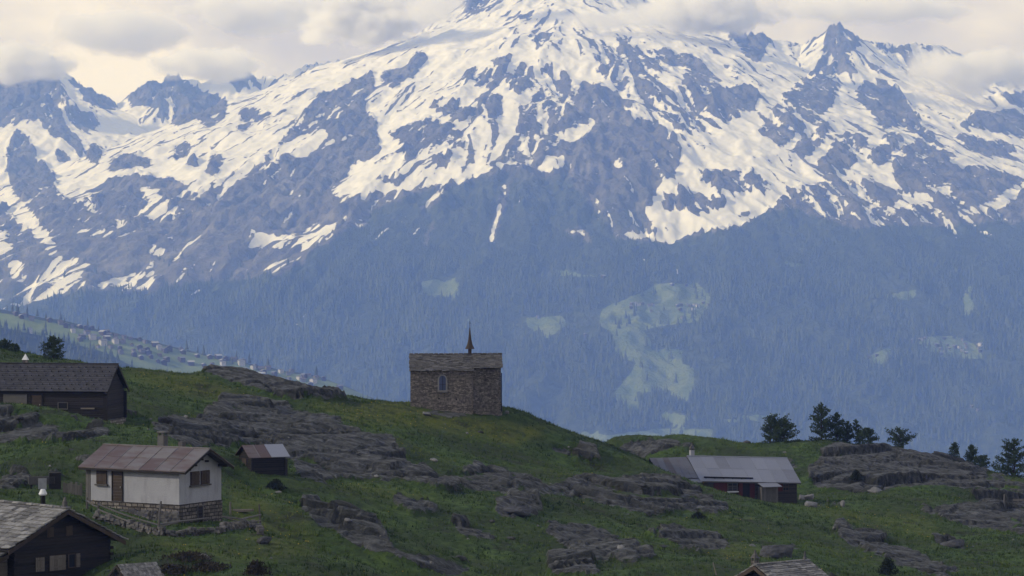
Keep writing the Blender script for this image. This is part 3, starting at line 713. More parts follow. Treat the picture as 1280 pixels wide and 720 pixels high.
t = NT('rough_plaster', .95); n = t.noise(9, 6); n2 = t.noise(.8, 5); n3 = t.noise(2.2, 6, t.pos((1, 1, .25)))
t.bump(t.math('ADD', n, t.math('MULTIPLY', t.noise(22, 4), .6)), .75, .05)
M_PLASTER = t.color(t.mix(t.rng(n3, .5, .72, 0, .5), t.mix(n2, (.26, .263, .285), (.38, .384, .41)), (.18, .18, .19)))
M_TIMBER = tinted('dark_timber', (.010, .009, .009), (.034, .029, .026), 3., stretch=(1, 1, 6), bscale=9, amt=.4)
M_GREYWOOD = tinted('grey_weathered_wood', (.055, .052, .050), (.15, .14, .13), 4., stretch=(4, 4, .6), bscale=12)
M_BROWNWOOD = tinted('brown_boards', (.035, .026, .020), (.085, .064, .048), 4., stretch=(4, 4, .7), bscale=12)
M_PALEWOOD = tinted('pale_boards', (.10, .085, .068), (.20, .175, .145), 4., stretch=(4, 4, .7), bscale=12)
M_RED = tinted('red_painted_boards', (.050, .012, .012), (.085, .020, .018), 5., stretch=(4, 4, .7), bscale=12)
M_SLAB = tinted('stone_roof_slabs', (.045, .044, .045), (.30, .29, .275), 7., amt=.35, bscale=14, bump=.5)
M_CSLAB = tinted('chapel_roof_slabs', (.042, .040, .039), (.16, .152, .146), 6., amt=.35, bscale=14, bump=.5)
M_SLATE = tinted('dark_slate_roof', (.030, .030, .035), (.062, .060, .068), 2.5, amt=.4, bscale=9)
M_GREYSTONE = tinted('grey_chimney_stone', (.07, .067, .064), (.13, .125, .12), 3.)
M_DRYSTONE = tinted('dry_stones', (.040, .038, .036), (.16, .152, .145), 6., amt=.4, bscale=10, bump=.5)
M_GALV = tinted('galvanised_metal', (.22, .22, .23), (.42, .42, .43), 3., .45, bscale=9, bump=.1)
M_SHINGLE = tinted('wood_shingles', (.06, .058, .058), (.23, .225, .22), 7., amt=.3, bscale=15)
t = NT('window_glass', .12); t.b.inputs['Specular IOR Level'].default_value = .6; M_GLASS = t.color((.018, .020, .026))
t = NT('painted_sky_glass', .2); t.b.inputs['Specular IOR Level'].default_value = .6; M_SKYPAINT = t.color((.050, .062, .12))  # blue base colour stands in for sky reflected in the pane
t = NT('dark_opening', .9); M_DARK = t.color((.010, .009, .009))
t = NT('white_metal', .5); M_WHITE = t.color((.62, .62, .62))
def sheet_roof(name, base, rust, amount, metal=.25, rough=.55):
    t = NT(name, rough); t.b.inputs['Metallic'].default_value = metal
    v = t.pos((.5, 2.2, 1)); n = t.noise(1.3, 7, v, .65); tint = t.attr('tint')
    f = t.rng(t.math('ADD', t.math('MULTIPLY', n, .75), t.math('MULTIPLY', tint, .35)), .62 - amount * .3, .88 - amount * .3)
    c = t.mix(f, base, rust); c = t.mix(t.math('MULTIPLY', tint, .35), c, (.085, .088, .105))
    t.bump(t.noise(6, 3, t.pos((3, .3, 1))), .2, .02)
    return t.color(c)
M_RUST = sheet_roof('rusty_sheet_roof', (.17, .155, .155), (.105, .060, .050), .75)
M_SHEET = sheet_roof('grey_sheet_roof', (.25, .262, .31), (.22, .22, .25), .0)
M_OLDSHEET = sheet_roof('stained_sheet_roof', (.14, .145, .17), (.10, .075, .068), .4)

# ------------------------------------------------------------------ building helpers (local frame: x along the ridge, -y is the front, z up)
def origin(anchor, local, rz):
    q = Matrix.Rotation(rz, 3, 'Z') @ Vector(local); return Vector(anchor) - q
def log_wall(mb, a, b, z0, z1, step=.19, thick=.14, top=None):
    """horizontal timbers from a to b; top(s) is the wall height at run s (for gables)"""
    a = Vector((a[0], a[1], 0)); b = Vector((b[0], b[1], 0)); L = (b - a).length; d = (b - a) / L; n = Vector((d.y, -d.x, 0)); z = z0
    while z < z1 - .02:
        h = min(step * mb.r.uniform(.85, 1.15), z1 - z); s0, s1 = 0., L
        if top:
            ss = [i * L / 60 for i in range(61) if top(i * L / 60) > z + h * .6]
            if not ss: break
            s0, s1 = ss[0], ss[-1]
        o = n * mb.r.uniform(0, .025); th = n * thick
        p = [a + d * s0 + o, a + d * s1 + o, a + d * s1 + o - th, a + d * s0 + o - th]
        mb.hexa([q + Vector((0, 0, z)) for q in p] + [q + Vector((0, 0, z + h - .018)) for q in p]); z += h
def slope_sheets(mb, x0, x1, yr, zr, ye, ze, n, rows=1, th=.05, dz=lambda x: 0):
    for i in range(n):
        for j in range(rows):
            a, b = x0 + (x1 - x0) * i / n, x0 + (x1 - x0) * (i + 1) / n
            f0, f1 = j / rows - (.02 if j else 0), (j + 1) / rows
            u = .012 * ((i + rows - j) % 2) + .02 * (rows - 1 - j) + mb.r.uniform(0, .008)
            pt = lambda x, f, k: (x, yr + (ye - yr) * f, zr + (ze - zr) * f + u + k + dz(x))
            mb.hexa([pt(a, f1, 0), pt(b, f1, 0), pt(b, f0, 0), pt(a, f0, 0), pt(a, f1, th), pt(b, f1, th), pt(b, f0, th), pt(a, f0, th)])
            if i: mb.box(a - .025, a + .025, 0, .001, 0, .001) if False else mb.hexa([pt(a - .03, f1, th), pt(a + .03, f1, th), pt(a + .03, f0, th), pt(a - .03, f0, th), pt(a - .02, f1, th + .035), pt(a + .02, f1, th + .035), pt(a + .02, f0, th + .035), pt(a - .02, f0, th + .035)], .1)
def slope_slabs(mb, x0, x1, yr, zr, ye, ze, tw, tl, th=.05):
    """uneven stone slabs, each row lying on the one below"""
    L = sqrt((ye - yr) ** 2 + (ze - zr) ** 2); dy, dz = (ye - yr) / L, (ze - zr) / L; ny, nz = -dz, dy
    if nz < 0: ny, nz = -ny, -nz
    rows = int(L / tl) + 1; r = mb.r
    for j in range(rows):
        s1 = L - j * L / rows + .03; s0 = s1 - L / rows * 1.45; x = x0 - r.uniform(0, tw)
        while x < x1:
            w = tw * r.uniform(.6, 1.5); a, b = max(x, x0 + r.uniform(-.04, .04)), min(x + w - .015, x1 + r.uniform(-.05, .05)); x += w
            if b - a < tw * .2: continue
            e = r.uniform(-.06, .05); e2 = e + r.uniform(-.07, .07); l0 = .012; l1 = th * 1.15 + r.uniform(0, .03); h = th * r.uniform(.7, 1.2)
            pt = lambda xx, s, l: (xx, yr + dy * s + ny * l, zr + dz * s + nz * l)
            q0 = max(s0, 0)
            mb.hexa([pt(a, s1 + e, l1), pt(b, s1 + e2, l1 + r.uniform(-.01, .02)), pt(b, q0, l0), pt(a, q0, l0), pt(a + .02, s1 + e, l1 + h), pt(b - .02, s1 + e2, l1 + h), pt(b, q0, l0 + h), pt(a, q0, l0 + h)])
def gable_top(W, eave, k): return lambda s: eave + k * min(s, W - s)
def solid(mb, x0, x1, W, z0, eave, k):
    """a plain body with gables"""
    h = W / 2
    mb.prism([(x0, -h, z0), (x0, h, z0), (x0, h, eave), (x0, 0, eave + k * h), (x0, -h, eave)][::-1], (x1 - x0, 0, 0), .5)
def on_wall(o, u, n):
    o, u, n = Vector(o), Vector(u), Vector(n)
    return lambda s, d, z: tuple(o + u * s + n * d + Vector((0, 0, z)))
def wbox(mb, W, s0, s1, z0, z1, d0, d1, tint=None):
    mb.hexa([W(s0, d1, z0), W(s1, d1, z0), W(s1, d0, z0), W(s0, d0, z0), W(s0, d1, z1), W(s1, d1, z1), W(s1, d0, z1), W(s0, d0, z1)], tint)
def window(par, W, s, z, w, h, mframe, mpane=M_GLASS, sill=None, shutters=0, msh=None, label=None, bars=True, closed=False):
    f = MB(); t = .06
    wbox(f, W, s - w / 2, s + w / 2, z + h - t, z + h, .0, .06); wbox(f, W, s - w / 2, s + w / 2, z, z + t, .0, .06)
    wbox(f, W, s - w / 2, s - w / 2 + t, z + t, z + h - t, .0, .06); wbox(f, W, s + w / 2 - t, s + w / 2, z + t, z + h - t, .0, .06)
    if bars: wbox(f, W, s - .025, s + .025, z + t, z + h - t, .0, .05); wbox(f, W, s - w / 2 + t, s - .03, z + h * .55, z + h * .55 + .04, .0, .045); wbox(f, W, s + .03, s + w / 2 - t, z + h * .55, z + h * .55 + .04, .0, .045)
    o = f.build('window', mframe, par); 
    if label: o['label'] = label
    g = MB(); wbox(g, W, s - w / 2 + t, s + w / 2 - t, z + t, z + h - t, .0, .015); g.build('pane', mpane, o)
    if sill: q = MB(); wbox(q, W, s - w / 2 - .1, s + w / 2 + .1, z - .11, z - .01, 0, .16); q.build('sill', sill, o)
    if shutters:
        for k in ((-1, 1) if shutters == 2 else (shutters - 10,)):
            q = MB(3 + int(s * 10) + k)
            c = s + k * (w * .25 if closed else w * .78)
            for i in range(4):
                ww = w * .5 / 4; a = c - w * .25 + i * ww
                wbox(q, W, a + .006, a + ww - .006, z + .02, z + h - .02, .065, .10)
            wbox(q, W, c - w * .23, c + w * .23, z + h * .2, z + h * .2 + .07, .10, .125); wbox(q, W, c - w * .23, c + w * .23, z + h * .75, z + h * .75 + .07, .10, .125)
            q.build('shutter', msh, o)
    return o
def board_door(par, W, s, w, z0, h, mat, mframe, seed=1, handle=True):
    f = MB(); t = .07
    wbox(f, W, s - w / 2 - t, s - w / 2, z0, z0 + h + t, 0, .08); wbox(f, W, s + w / 2, s + w / 2 + t, z0, z0 + h + t, 0, .08); wbox(f, W, s - w / 2, s + w / 2, z0 + h, z0 + h + t, 0, .08)
    d = MB(seed); n = max(6, int(h / .2))
    for i in range(n): wbox(d, W, s - w / 2 + .01, s + w / 2 - .01, z0 + i * h / n + .006, z0 + (i + 1) * h / n - .006, 0, .04)
    o = d.build('door', mat, par); f.build('door_frame', mframe, o)
    if handle: q = MB(); wbox(q, W, s + w * .32, s + w * .38, z0 + h * .45, z0 + h * .45 + .12, .04, .10); q.build('handle', M_GALV, o)
    return o
def stone_chimney(par, x, y, z0, z1, w, cap='slab', name='chimney', mat=None):
    m = MB(int(x * 10) + 5); m.box(x - w / 2, x + w / 2, y - w / 2, y + w / 2, z0, z1, .5)
    c = m.build(name, mat or M_STONE, par); q = MB(4)
    for i in (-1, 1):
        for j in (-1, 1): q.box(x + i * w * .36 - .05, x + i * w * .36 + .05, y + j * w * .36 - .05, y + j * w * .36 + .05, z1, z1 + .2)
    q.stone((x, y, z1 + .24), w * 1.45, w * 1.35, .09)
    if cap == 'cairn': q.stone((x, y, z1 + .36), w * .9, w * .8, .16); q.stone((x + .03, y, z1 + .50), w * .55, w * .5, .14); q.stone((x, y, z1 + .66), w * .28, w * .3, .22)
    q.build('chimney_cap', M_DRYSTONE, c)
    return c
def barge(mb, x, W2, zr, k, th=.05, w=.22):
    for s in (-1, 1): mb.hexa([(x, 0, zr - w), (x + th, 0, zr - w), (x + th, 0, zr), (x, 0, zr), (x, s * W2, zr - w - k * W2), (x + th, s * W2, zr - w - k * W2), (x + th, s * W2, zr - k * W2), (x, s * W2, zr - k * W2)])

# ------------------------------------------------------------------ the white house
rz = R(-30); C = P(224, 631, 190); L, Wd = 7.3, 4.7
h = thing('stone_house', 'white plastered house with rusty brown sheet metal roof on a rubble stone base', 'house', origin(C, (L / 2, -Wd / 2, 0), rz), rz)
k = .49; zr = 3.52; ev = zr - k * Wd / 2 - .06
m = MB(); solid(m, -L / 2, L / 2, Wd, 0, ev, k); m.build('plaster_wall', M_PLASTER, h)
m = MB(); m.box(-L / 2 - .04, L / 2 + .05, -Wd / 2 - .06, Wd / 2 + .05, -2.6, -.005, .5); m.build('stone_base', M_STONE, h)
m = MB(21); slope_sheets(m, -L / 2 - .75, L / 2 + .8, 0, zr, -2.76, zr - k * 2.76, 7, 2); slope_sheets(m, -L / 2 - .75, L / 2 + .8, 0, zr, 2.76, zr - k * 2.76, 7, 2)
m.box(-L / 2 - .75, L / 2 + .8, -.12, .12, zr + .03, zr + .10, .2); ro = m.build('roof', M_RUST, h)
m = MB(); barge(m, L / 2 + .74, 2.72, zr - .01, k, .05, .16); m.box(-L / 2 - .7, L / 2 + .72, -2.75, -2.69, zr - k * 2.76 - .13, zr - k * 2.76 - .005)
for y in (-2.05, 0, 2.05): m.box(L / 2 - .2, L / 2 + .7, y - .08, y + .08, zr - k * abs(y) - .28, zr - k * abs(y) - .10)
m.build('roof_timber', M_TIMBER, h)
Wf = on_wall((-L / 2, -Wd / 2, 0), (1, 0, 0), (0, -1, 0)); pxm = 19.1 * .866; sx_ = lambda q: (q - 111) / pxm + .05
window(h, Wf, sx_(126), 1.12, .84, .98, M_BROWNWOOD, M_GLASS, M_GREYWOOD, 2, M_BROWNWOOD, closed=True)
board_door(h, Wf, sx_(147.5), .78, .03, 1.95, M_BROWNWOOD, M_TIMBER, 4)
Wr = on_wall((L / 2, -Wd / 2, 0), (0, 1, 0), (1, 0, 0))
window(h, Wr, 1.68, 1.18, .93, .9, M_BROWNWOOD, M_GLASS, M_GREYWOOD, 2, M_BROWNWOOD, closed=True)
window(h, Wr, 2.82, 1.18, .93, .9, M_BROWNWOOD, M_GLASS, M_GREYWOOD, 2, M_BROWNWOOD, closed=True)
for y, z in ((1.6, 2.75), (2.3, 3.1), (2.9, 2.95)):
    m = MB(); wbox(m, Wr, y - .07, y + .07, z - .32, z - .2, 0, .25); m.build('beam_end', M_TIMBER, h)
Wb = on_wall((L / 2 + .05, -Wd / 2, -1.55), (0, 1, 0), (1, 0, 0)); board_door(h, Wb, 2.2, .55, -.2, 1.5, M_TIMBER, M_GREYWOOD, 9, False)
stone_chimney(h, -.2, 1.0, 3.2, 4.25, .5, mat=M_GREYSTONE); 
m = MB(); m.box(.85, 1.2, 1.3, 1.7, 2.7, 3.85); m.build('vent_stack', M_GREYWOOD, h)
m = MB(6)
for i in range(5): m.box(-L / 2 - .42, -L / 2 - .36, -Wd / 2 + .05 + i * .24, -Wd / 2 + .27 + i * .24, -.1, 2.05 + m.r.uniform(-.06, .06))
for i in range(2): m.box(-L / 2 - .40 + i * .2, -L / 2 - .22 + i * .2, -Wd / 2 - .02, -Wd / 2 + .04, -.1, 2.1 + m.r.uniform(-.06, .06))
m.build('side_boards', M_GREYWOOD, h)

# ------------------------------------------------------------------ the dark barn above it
rz = R(-9.5); h = thing('timber_barn', 'long dark timber barn with a slate grey roof on the upper left', 'barn', origin(P(131, 526, 247), (6, -2.75, 0), rz), rz)
zr, k, W2 = 4.72, .73, 3.1
m = MB(31); log_wall(m, (-7.5, -2.75), (6, -2.75), 0, 2.45); log_wall(m, (6, -2.75), (6, 2.75), 0, 4.5, top=gable_top(5.5, 2.45, k)); log_wall(m, (6, 2.75), (-7.5, 2.75), 0, 2.45); log_wall(m, (-7.5, 2.75), (-7.5, -2.75), 0, 4.5, top=gable_top(5.5, 2.45, k))
for y in (-2.75, 2.75): m.box(5.9, 6.25, y - .1, y + .1, 0, 2.3)
m.build('timber_wall', M_TIMBER, h)
m = MB(); m.box(-7.6, 6.15, -2.9, 2.85, -2.2, -.005, .5); m.build('stone_base', M_PALESTONE, h)
m = MB(32)
for sgn in (-1, 1):
    rows, cols = 13, 44
    for j in range(rows):
        for i in range(cols):
            x0_ = -8 + i * 14.35 / cols + (.16 if j % 2 else 0); f0, f1 = max(j / rows - .03, 0), (j + 1) / rows; u = .03
            x1_ = min(x0_ + 14.35 / cols - .012, 6.35)
            p = lambda x, f, q: (x, sgn * W2 * f, zr - k * W2 * f + q)
            m.hexa([p(x0_, f1, u), p(x1_, f1, u), p(x1_, f0, 0), p(x0_, f0, 0), p(x0_, f1, u + .03), p(x1_, f1, u + .03), p(x1_, f0, .03), p(x0_, f0, .03)][:: 1])
m.box(-8, 6.38, -.12, .12, zr + .02, zr + .09, .3)
for j in range(2, 13, 2):
    for i in range(0, 44, 2): x_ = -7.8 + (i + (j // 2) % 2) * 14.3 / 44; f = j / 13; m.box(x_, x_ + .07, -W2 * f - .06, -W2 * f + .02, zr - k * W2 * f + .05, zr - k * W2 * f + .15, -1.)
m.build('roof', M_SLATE, h)
m = MB(); barge(m, 6.3, W2, zr, k, .06, .24); m.build('barge_board', M_TIMBER, h)
Wf = on_wall((0, -2.775, 0), (1, 0, 0), (0, -1, 0))
m = MB(); wbox(m, Wf, -3.0, -.9, .7, 2.2, .0, .05, .5); m.build('plaster_panel', tinted('grey_plaster', (.085, .080, .074), (.12, .114, .105), 4.), h)
board_door(h, Wf, -.05, .9, .55, 1.6, M_BROWNWOOD, M_TIMBER, 12)
window(h, Wf, 2.3, .95, .9, .6, M_GREYWOOD, M_DARK, None, 0, None, bars=False)
m = MB(5); wbox(m, Wf, 3.9, 5.1, .98, 1.10, .0, .09, .9); m.build('pale_plank', M_PALEWOOD, h)
m = MB(8); m.box(-2.6, -2.2, 1.0, 1.4, 3.6, 5.0); c = m.build('chimney', M_STONE, h)
m = MB(); m.add([(-2.65, .95, 5.0), (-2.15, .95, 5.0), (-2.15, 1.45, 5.0), (-2.65, 1.45, 5.0), (-2.4, 1.2, 5.55)], [(3, 2, 1, 0), (0, 1, 4), (1, 2, 4), (2, 3, 4), (3, 0, 4)]); m.build('chimney_cap', M_WHITE, c)

# ------------------------------------------------------------------ the log chalet at the lower left
rz = R(-45); zr, k, W2 = 5.4, .5, 4.25
h = thing('log_chalet', 'dark log chalet with pale stone slab roof in the lower left corner', 'chalet', origin(P(86, 637, 172), (5.1, 0, zr), rz), rz)
m = MB(41); log_wall(m, (4.5, -3.5), (4.5, 3.5), -1.5, zr, top=gable_top(7, zr - .12 - k * 3.5, k)); log_wall(m, (-5, -3.5), (4.5, -3.5), -1.5, zr - .1 - k * 3.5); log_wall(m, (4.5, 3.5), (-5, 3.5), -1.5, zr - .1 - k * 3.5)
for y in (-3.5, 3.5, -.0):
    for i in range(12): m.box(4.4, 4.72, y - .09, y + .09, -1.4 + i * .38, -1.22 + i * .38) if y or i < 0 else None
m.build('log_wall', M_TIMBER, h)
m = MB(42); slope_slabs(m, -6, 5.1, 0, zr, -W2, zr - k * W2, .52, .40, .06); slope_slabs(m, -6, 5.1, 0, zr, W2, zr - k * W2, .52, .40, .06)
for i in range(16): m.stone((-5.7 + i * .7, 0, zr + .12), .72, .42, .09)
m.build('roof', M_SLAB, h)
m = MB(43); barge(m, 5.0, W2, zr - .02, k, .07, .26); m.build('barge_board', M_PALEWOOD if False else M_BROWNWOOD, h)
m = MB(44)
for y in (-3.4, -1.7, 0, 1.7, 3.4): m.box(-5.5, 4.98, y - .09, y + .09, zr - k * abs(y) - .34, zr - k * abs(y) - .16)
for s in (-1, 1): m.hexa([(-6, 0, zr - .10), (5.0, 0, zr - .10), (5.0, s * W2, zr - .10 - k * W2), (-6, s * W2, zr - .10 - k * W2), (-6, 0, zr - .02), (5.0, 0, zr - .02), (5.0, s * W2, zr - .02 - k * W2), (-6, s * W2, zr - .02 - k * W2)][:: 1])
m.build('roof_timber', M_TIMBER, h)
Wg = on_wall((4.53, 0, 0), (0, 1, 0), (1, 0, 0))
window(h, Wg, -.45, zr - 3.62, 1.15, .92, M_BROWNWOOD, M_GLASS, None, 2, M_PALEWOOD, bars=False, closed=True)
window(h, Wg, -1.72, zr - 3.60, .62, .86, M_BROWNWOOD, M_GLASS, None, 2, M_PALEWOOD, bars=False, closed=True)
window(h, Wg, .62, zr - 3.55, .55, .86, M_BROWNWOOD, M_GLASS, None, 11, M_PALEWOOD, bars=False)
for y in (-.95, .42):
    m = MB(int(y * 10) + 30); wbox(m, Wg, y - .22, y + .02, zr - 1.62, zr - 1.05, 0, .05); wbox(m, Wg, y + .03, y + .25, zr - 1.60, zr - 1.02, 0, .045); m.build('gable_hatch', M_BROWNWOOD, h)
m = MB(45); log_wall(m, (-4.5, -5.5), (3.9, -5.5), -1.5, zr - 3.2); log_wall(m, (3.9, -5.5), (3.9, -3.55), -1.5, zr - 2.6); m.build('lean_to_wall', M_PALEWOOD, h)
m = MB(46); slope_slabs(m, -6, 4.6, -W2 + .25, zr - k * W2 - .22, -6.2, zr - 3.25, .5, .42, .06); m.build('lean_to_roof', M_SLAB, h)
m = MB(); m.hexa([(4.55, -W2 + .3, zr - k * W2 - .5), (4.63, -W2 + .3, zr - k * W2 - .5), (4.63, -6.2, zr - 3.5), (4.55, -6.2, zr - 3.5), (4.55, -W2 + .3, zr - k * W2 - .26), (4.63, -W2 + .3, zr - k * W2 - .26), (4.63, -6.2, zr - 3.28), (4.55, -6.2, zr - 3.28)]); m.build('lean_to_board', M_BROWNWOOD, h)
m = MB(); m.tube([(1.75, .55, zr - .6), (1.75, .55, zr + .62)], .15, 10); c = m.build('flue', M_DARK, h)
m = MB(); m.tube([(1.75, .55, zr + .62), (1.75, .55, zr + .70), (1.75, .55, zr + .95), (1.75, .55, zr + .99)], [.20, .26, .15, .13], 10); m.build('flue_cowl', M_WHITE, c)
m = MB(3); m.stone((4.7, 0, zr + .3), .28, .28, .34); m.stone((4.7, 0, zr + .55), .14, .16, .32); m.build('ridge_stone', M_DRYSTONE, h)

# ------------------------------------------------------------------ small shingled shed at the bottom edge
rz = R(33); zr, k, W2 = 2.3, .62, 1.5
h = thing('shingled_shed', 'little dark shed with a grey wood shingle roof beside the log chalet', 'shed', origin(P(146, 706, 160), (-1.15, 0, zr), rz), rz)
m = MB(51); log_wall(m, (-.9, 1.2), (-.9, -1.2), -1.5, zr, .16, top=gable_top(2.4, zr - .1 - k * 1.2, k)); log_wall(m, (-.9, -1.2), (1., -1.2), -1.5, zr - .12 - k * 1.2, .16); log_wall(m, (1., -1.2), (1., 1.2), -1.5, zr, .16, top=gable_top(2.4, zr - .1 - k * 1.2, k)); m.build('log_wall', M_TIMBER, h)
m = MB(52); slope_slabs(m, -1.15, 1.2, 0, zr, -W2, zr - k * W2, .13, .24, .022); slope_slabs(m, -1.15, 1.2, 0, zr, W2, zr - k * W2, .13, .24, .022); m.build('roof', M_SHINGLE, h)
m = MB(53); barge(m, -1.2, W2, zr - .01, k, .05, .16); m.build('barge_board', M_TIMBER, h)

# ------------------------------------------------------------------ the tiny hut against the rock
rz = R(25); zr, k, W2 = 2.62, .52, 1.75
h = thing('log_hut', 'tiny dark log hut with a half rusty metal roof against the rock slab', 'hut', origin(P(357, 598, 234), (1.45, -1.5, 0), rz), rz)
m = MB(61); log_wall(m, (-1.45, 1.5), (-1.45, -1.5), -.6, zr, .17, top=gable_top(3, zr - .08 - k * 1.5, k)); log_wall(m, (-1.45, -1.5), (1.45, -1.5), -.6, zr - .08 - k * 1.5, .17); log_wall(m, (1.45, -1.5), (1.45, 1.5), -.6, zr, .17, top=gable_top(3, zr - .08 - k * 1.5, k)); log_wall(m, (1.45, 1.5), (-1.45, 1.5), -.6, zr - .1 - k * 1.5, .17)
for x_ in (-1.45, 1.45):
    m.box(x_ - .1, x_ + .1, -1.7, -1.4, -.6, 1.6)
m.build('log_wall', M_TIMBER, h)
m = MB(64); slope_sheets(m, -1.75, .15, 0, zr, -W2, zr - k * W2, 2); slope_sheets(m, -1.75, 1.75, 0, zr, W2, zr - k * W2, 3); m.build('rusty_roof', M_RUST, h)
m = MB(63); slope_sheets(m, .17, 1.75, 0, zr + .01, -W2, zr + .01 - k * W2, 1); m.build('grey_roof', M_SHEET, h)
m = MB(65); Wl = on_wall((-1.48, 0, 0), (0, -1, 0), (-1, 0, 0))
for i in range(4): wbox(m, Wl, -.5 + i * .24, -.28 + i * .24, .15, 1.6, 0, .05)
m.build('door', M_BROWNWOOD, h)

# ------------------------------------------------------------------ the long hut on the right
rz = R(20); h = thing('alpine_hut', 'long low hut with grey sheet metal roof and dark red shutters', 'hut', origin(P(996, 635, 301), (5.9, -3, 0), rz), rz)
zr, k, W2 = 4.95, .69, 3.4; dzf = lambda x: .042 * (6.2 - x); ze = zr - k * W2
m = MB(71); log_wall(m, (-4.9, -3), (5.9, -3), -1.5, ze + .35, .22); log_wall(m, (5.9, -3), (5.9, 3), -1.5, zr, .22, top=gable_top(6, ze + .2, k)); log_wall(m, (-4.9, 3), (-4.9, -3), -1.5, zr + .4, .22, top=gable_top(6, ze + .6, k)); m.build('timber_wall', tinted('brown_timber_wall', (.020, .017, .016), (.058, .050, .046), 3., stretch=(1, 1, 6), bscale=9, amt=.4), h)
m = MB(72); slope_sheets(m, -5.2, 6.2, 0, zr, -W2, ze, 8, 2, dz=dzf); slope_sheets(m, -5.2, 6.2, 0, zr, W2, ze, 8, 2, dz=dzf); m.hexa([(-5.2, -.12, zr + .02 + dzf(-5.2)), (6.2, -.12, zr + .02), (6.2, .12, zr + .02), (-5.2, .12, zr + .02 + dzf(-5.2)), (-5.2, -.1, zr + .11 + dzf(-5.2)), (6.2, -.1, zr + .11), (6.2, .1, zr + .11), (-5.2, .1, zr + .11 + dzf(-5.2))], .2); ro = m.build('roof', M_SHEET, h)
m = MB(); yb = -3.02; zb = zr + k * yb + .16
m.bar((-4.6, yb, zb + dzf(-4.6)), (.9, yb, zb + dzf(.9) - .02), .12, .14, .2)
for i in range(6): x_ = -4.4 + i; m.box(x_ - .03, x_ + .03, yb - .06, yb + .06, zb + dzf(x_) - .2, zb + dzf(x_))
m.build('snow_bar', M_DARK, ro)
m = MB(); m.hexa([(-5.2, -W2 + .03, ze - .10 + dzf(-5.2)), (6.2, -W2 + .03, ze - .10), (6.2, -W2 + .08, ze - .10), (-5.2, -W2 + .08, ze - .10 + dzf(-5.2)), (-5.2, -W2 + .03, ze + .03 + dzf(-5.2)), (6.2, -W2 + .03, ze + .03), (6.2, -W2 + .08, ze + .03), (-5.2, -W2 + .08, ze + .03 + dzf(-5.2))]); m.build('eave_board', M_GREYWOOD, h)
m = MB(73); log_wall(m, (-9.1, -2.7), (-4.95, -2.7), -1.5, 2.9, .22); log_wall(m, (-9.1, 2.7), (-9.1, -2.7), -1.5, zr, .22, top=gable_top(5.4, 2.75, .66)); m.build('annex_wall', M_TIMBER, h)
m = MB(74); za = zr - .05 + .40; slope_sheets(m, -9.4, -5.22, 0, za, -2.9, za - .66 * 2.9, 6, 1); slope_sheets(m, -9.4, -5.22, 0, za, 2.9, za - .66 * 2.9, 6, 1); m.build('annex_roof', M_OLDSHEET, h)
m = MB(75); slope_sheets(m, -9.0, -5.0, -2.78, za - .66 * 2.9 - .10, -3.5, za - .66 * 2.9 - .42, 3, 1); m.build('annex_canopy', M_SHEET, h)
Wf = on_wall((5.9, -3.0, 0), (1, 0, 0), (0, -1, 0))
sx_ = lambda q: (q - 996) / 11.34; zz = lambda px_, py_: (635 + 2.3 * (996 - px_) / 96 - py_) / 12.06
def red_panel(x0_, x1_, y0_, y1_, name='red_panel', seed=1, d=.05):
    m = MB(seed); a, b = sx_(x0_), sx_(x1_); n = max(2, int((b - a) / .18))
    for i in range(n): wbox(m, Wf, a + (b - a) * i / n + .005, a + (b - a) * (i + 1) / n - .005, zz(x0_, y1_), zz(x0_, y0_), .03, d + .03)
    return m.build(name, M_RED, h)
red_panel(889, 906, 603, 616, 'shutter', 1); red_panel(970, 977.5, 604, 614, 'shutter', 2)
window(h, Wf, sx_(913), zz(913, 613.5), 1.1, .86, M_GREYWOOD, M_GLASS, M_WHITE)
window(h, Wf, sx_(981.5), zz(981.5, 613.5), .68, .74, M_BROWNWOOD, M_GLASS)
red_panel(920.5, 925.5, 602, 620, 'door_jamb', 3, .12); red_panel(935, 941, 603, 623, 'door_jamb', 4, .12)
m = MB(); wbox(m, Wf, sx_(925.6), sx_(934.9), zz(930, 622.5), zz(930, 603), .03, .05); m.build('door', M_DARK, h)
m = MB(76); a, b = sx_(945.5), sx_(966.5); zp = zz(955, 607.3)
for i in range(8): s0 = a + (b - a) * i / 8; wbox(m, Wf, s0 + .008, s0 + (b - a) / 8 - .008, -1.2, zp - .05, .95, 1.0)
wbox(m, Wf, a, a + .05, -1.2, zp - .03, 0, .94); wbox(m, Wf, b - .05, b, -1.2, zp - .03, 0, .94); m.build('porch_wall', M_GREYWOOD, h)
m = MB(77); m.hexa([(5.9 + a - .2, -3 - .32, ze + .12), (5.9 + b + .15, -3 - .32, ze + .06), (5.9 + b + .3, -4.35, zp - .03), (5.9 + a, -4.35, zp - .03), (5.9 + a - .2, -3 - .32, ze + .17), (5.9 + b + .15, -3 - .32, ze + .11), (5.9 + b + .3, -4.35, zp + .03), (5.9 + a, -4.35, zp + .03)]); m.build('porch_roof', M_SHEET, h)
stone_chimney(h, -4.3, .8, 4.4, 6.0, .42, 'cairn', mat=M_PLASTER)

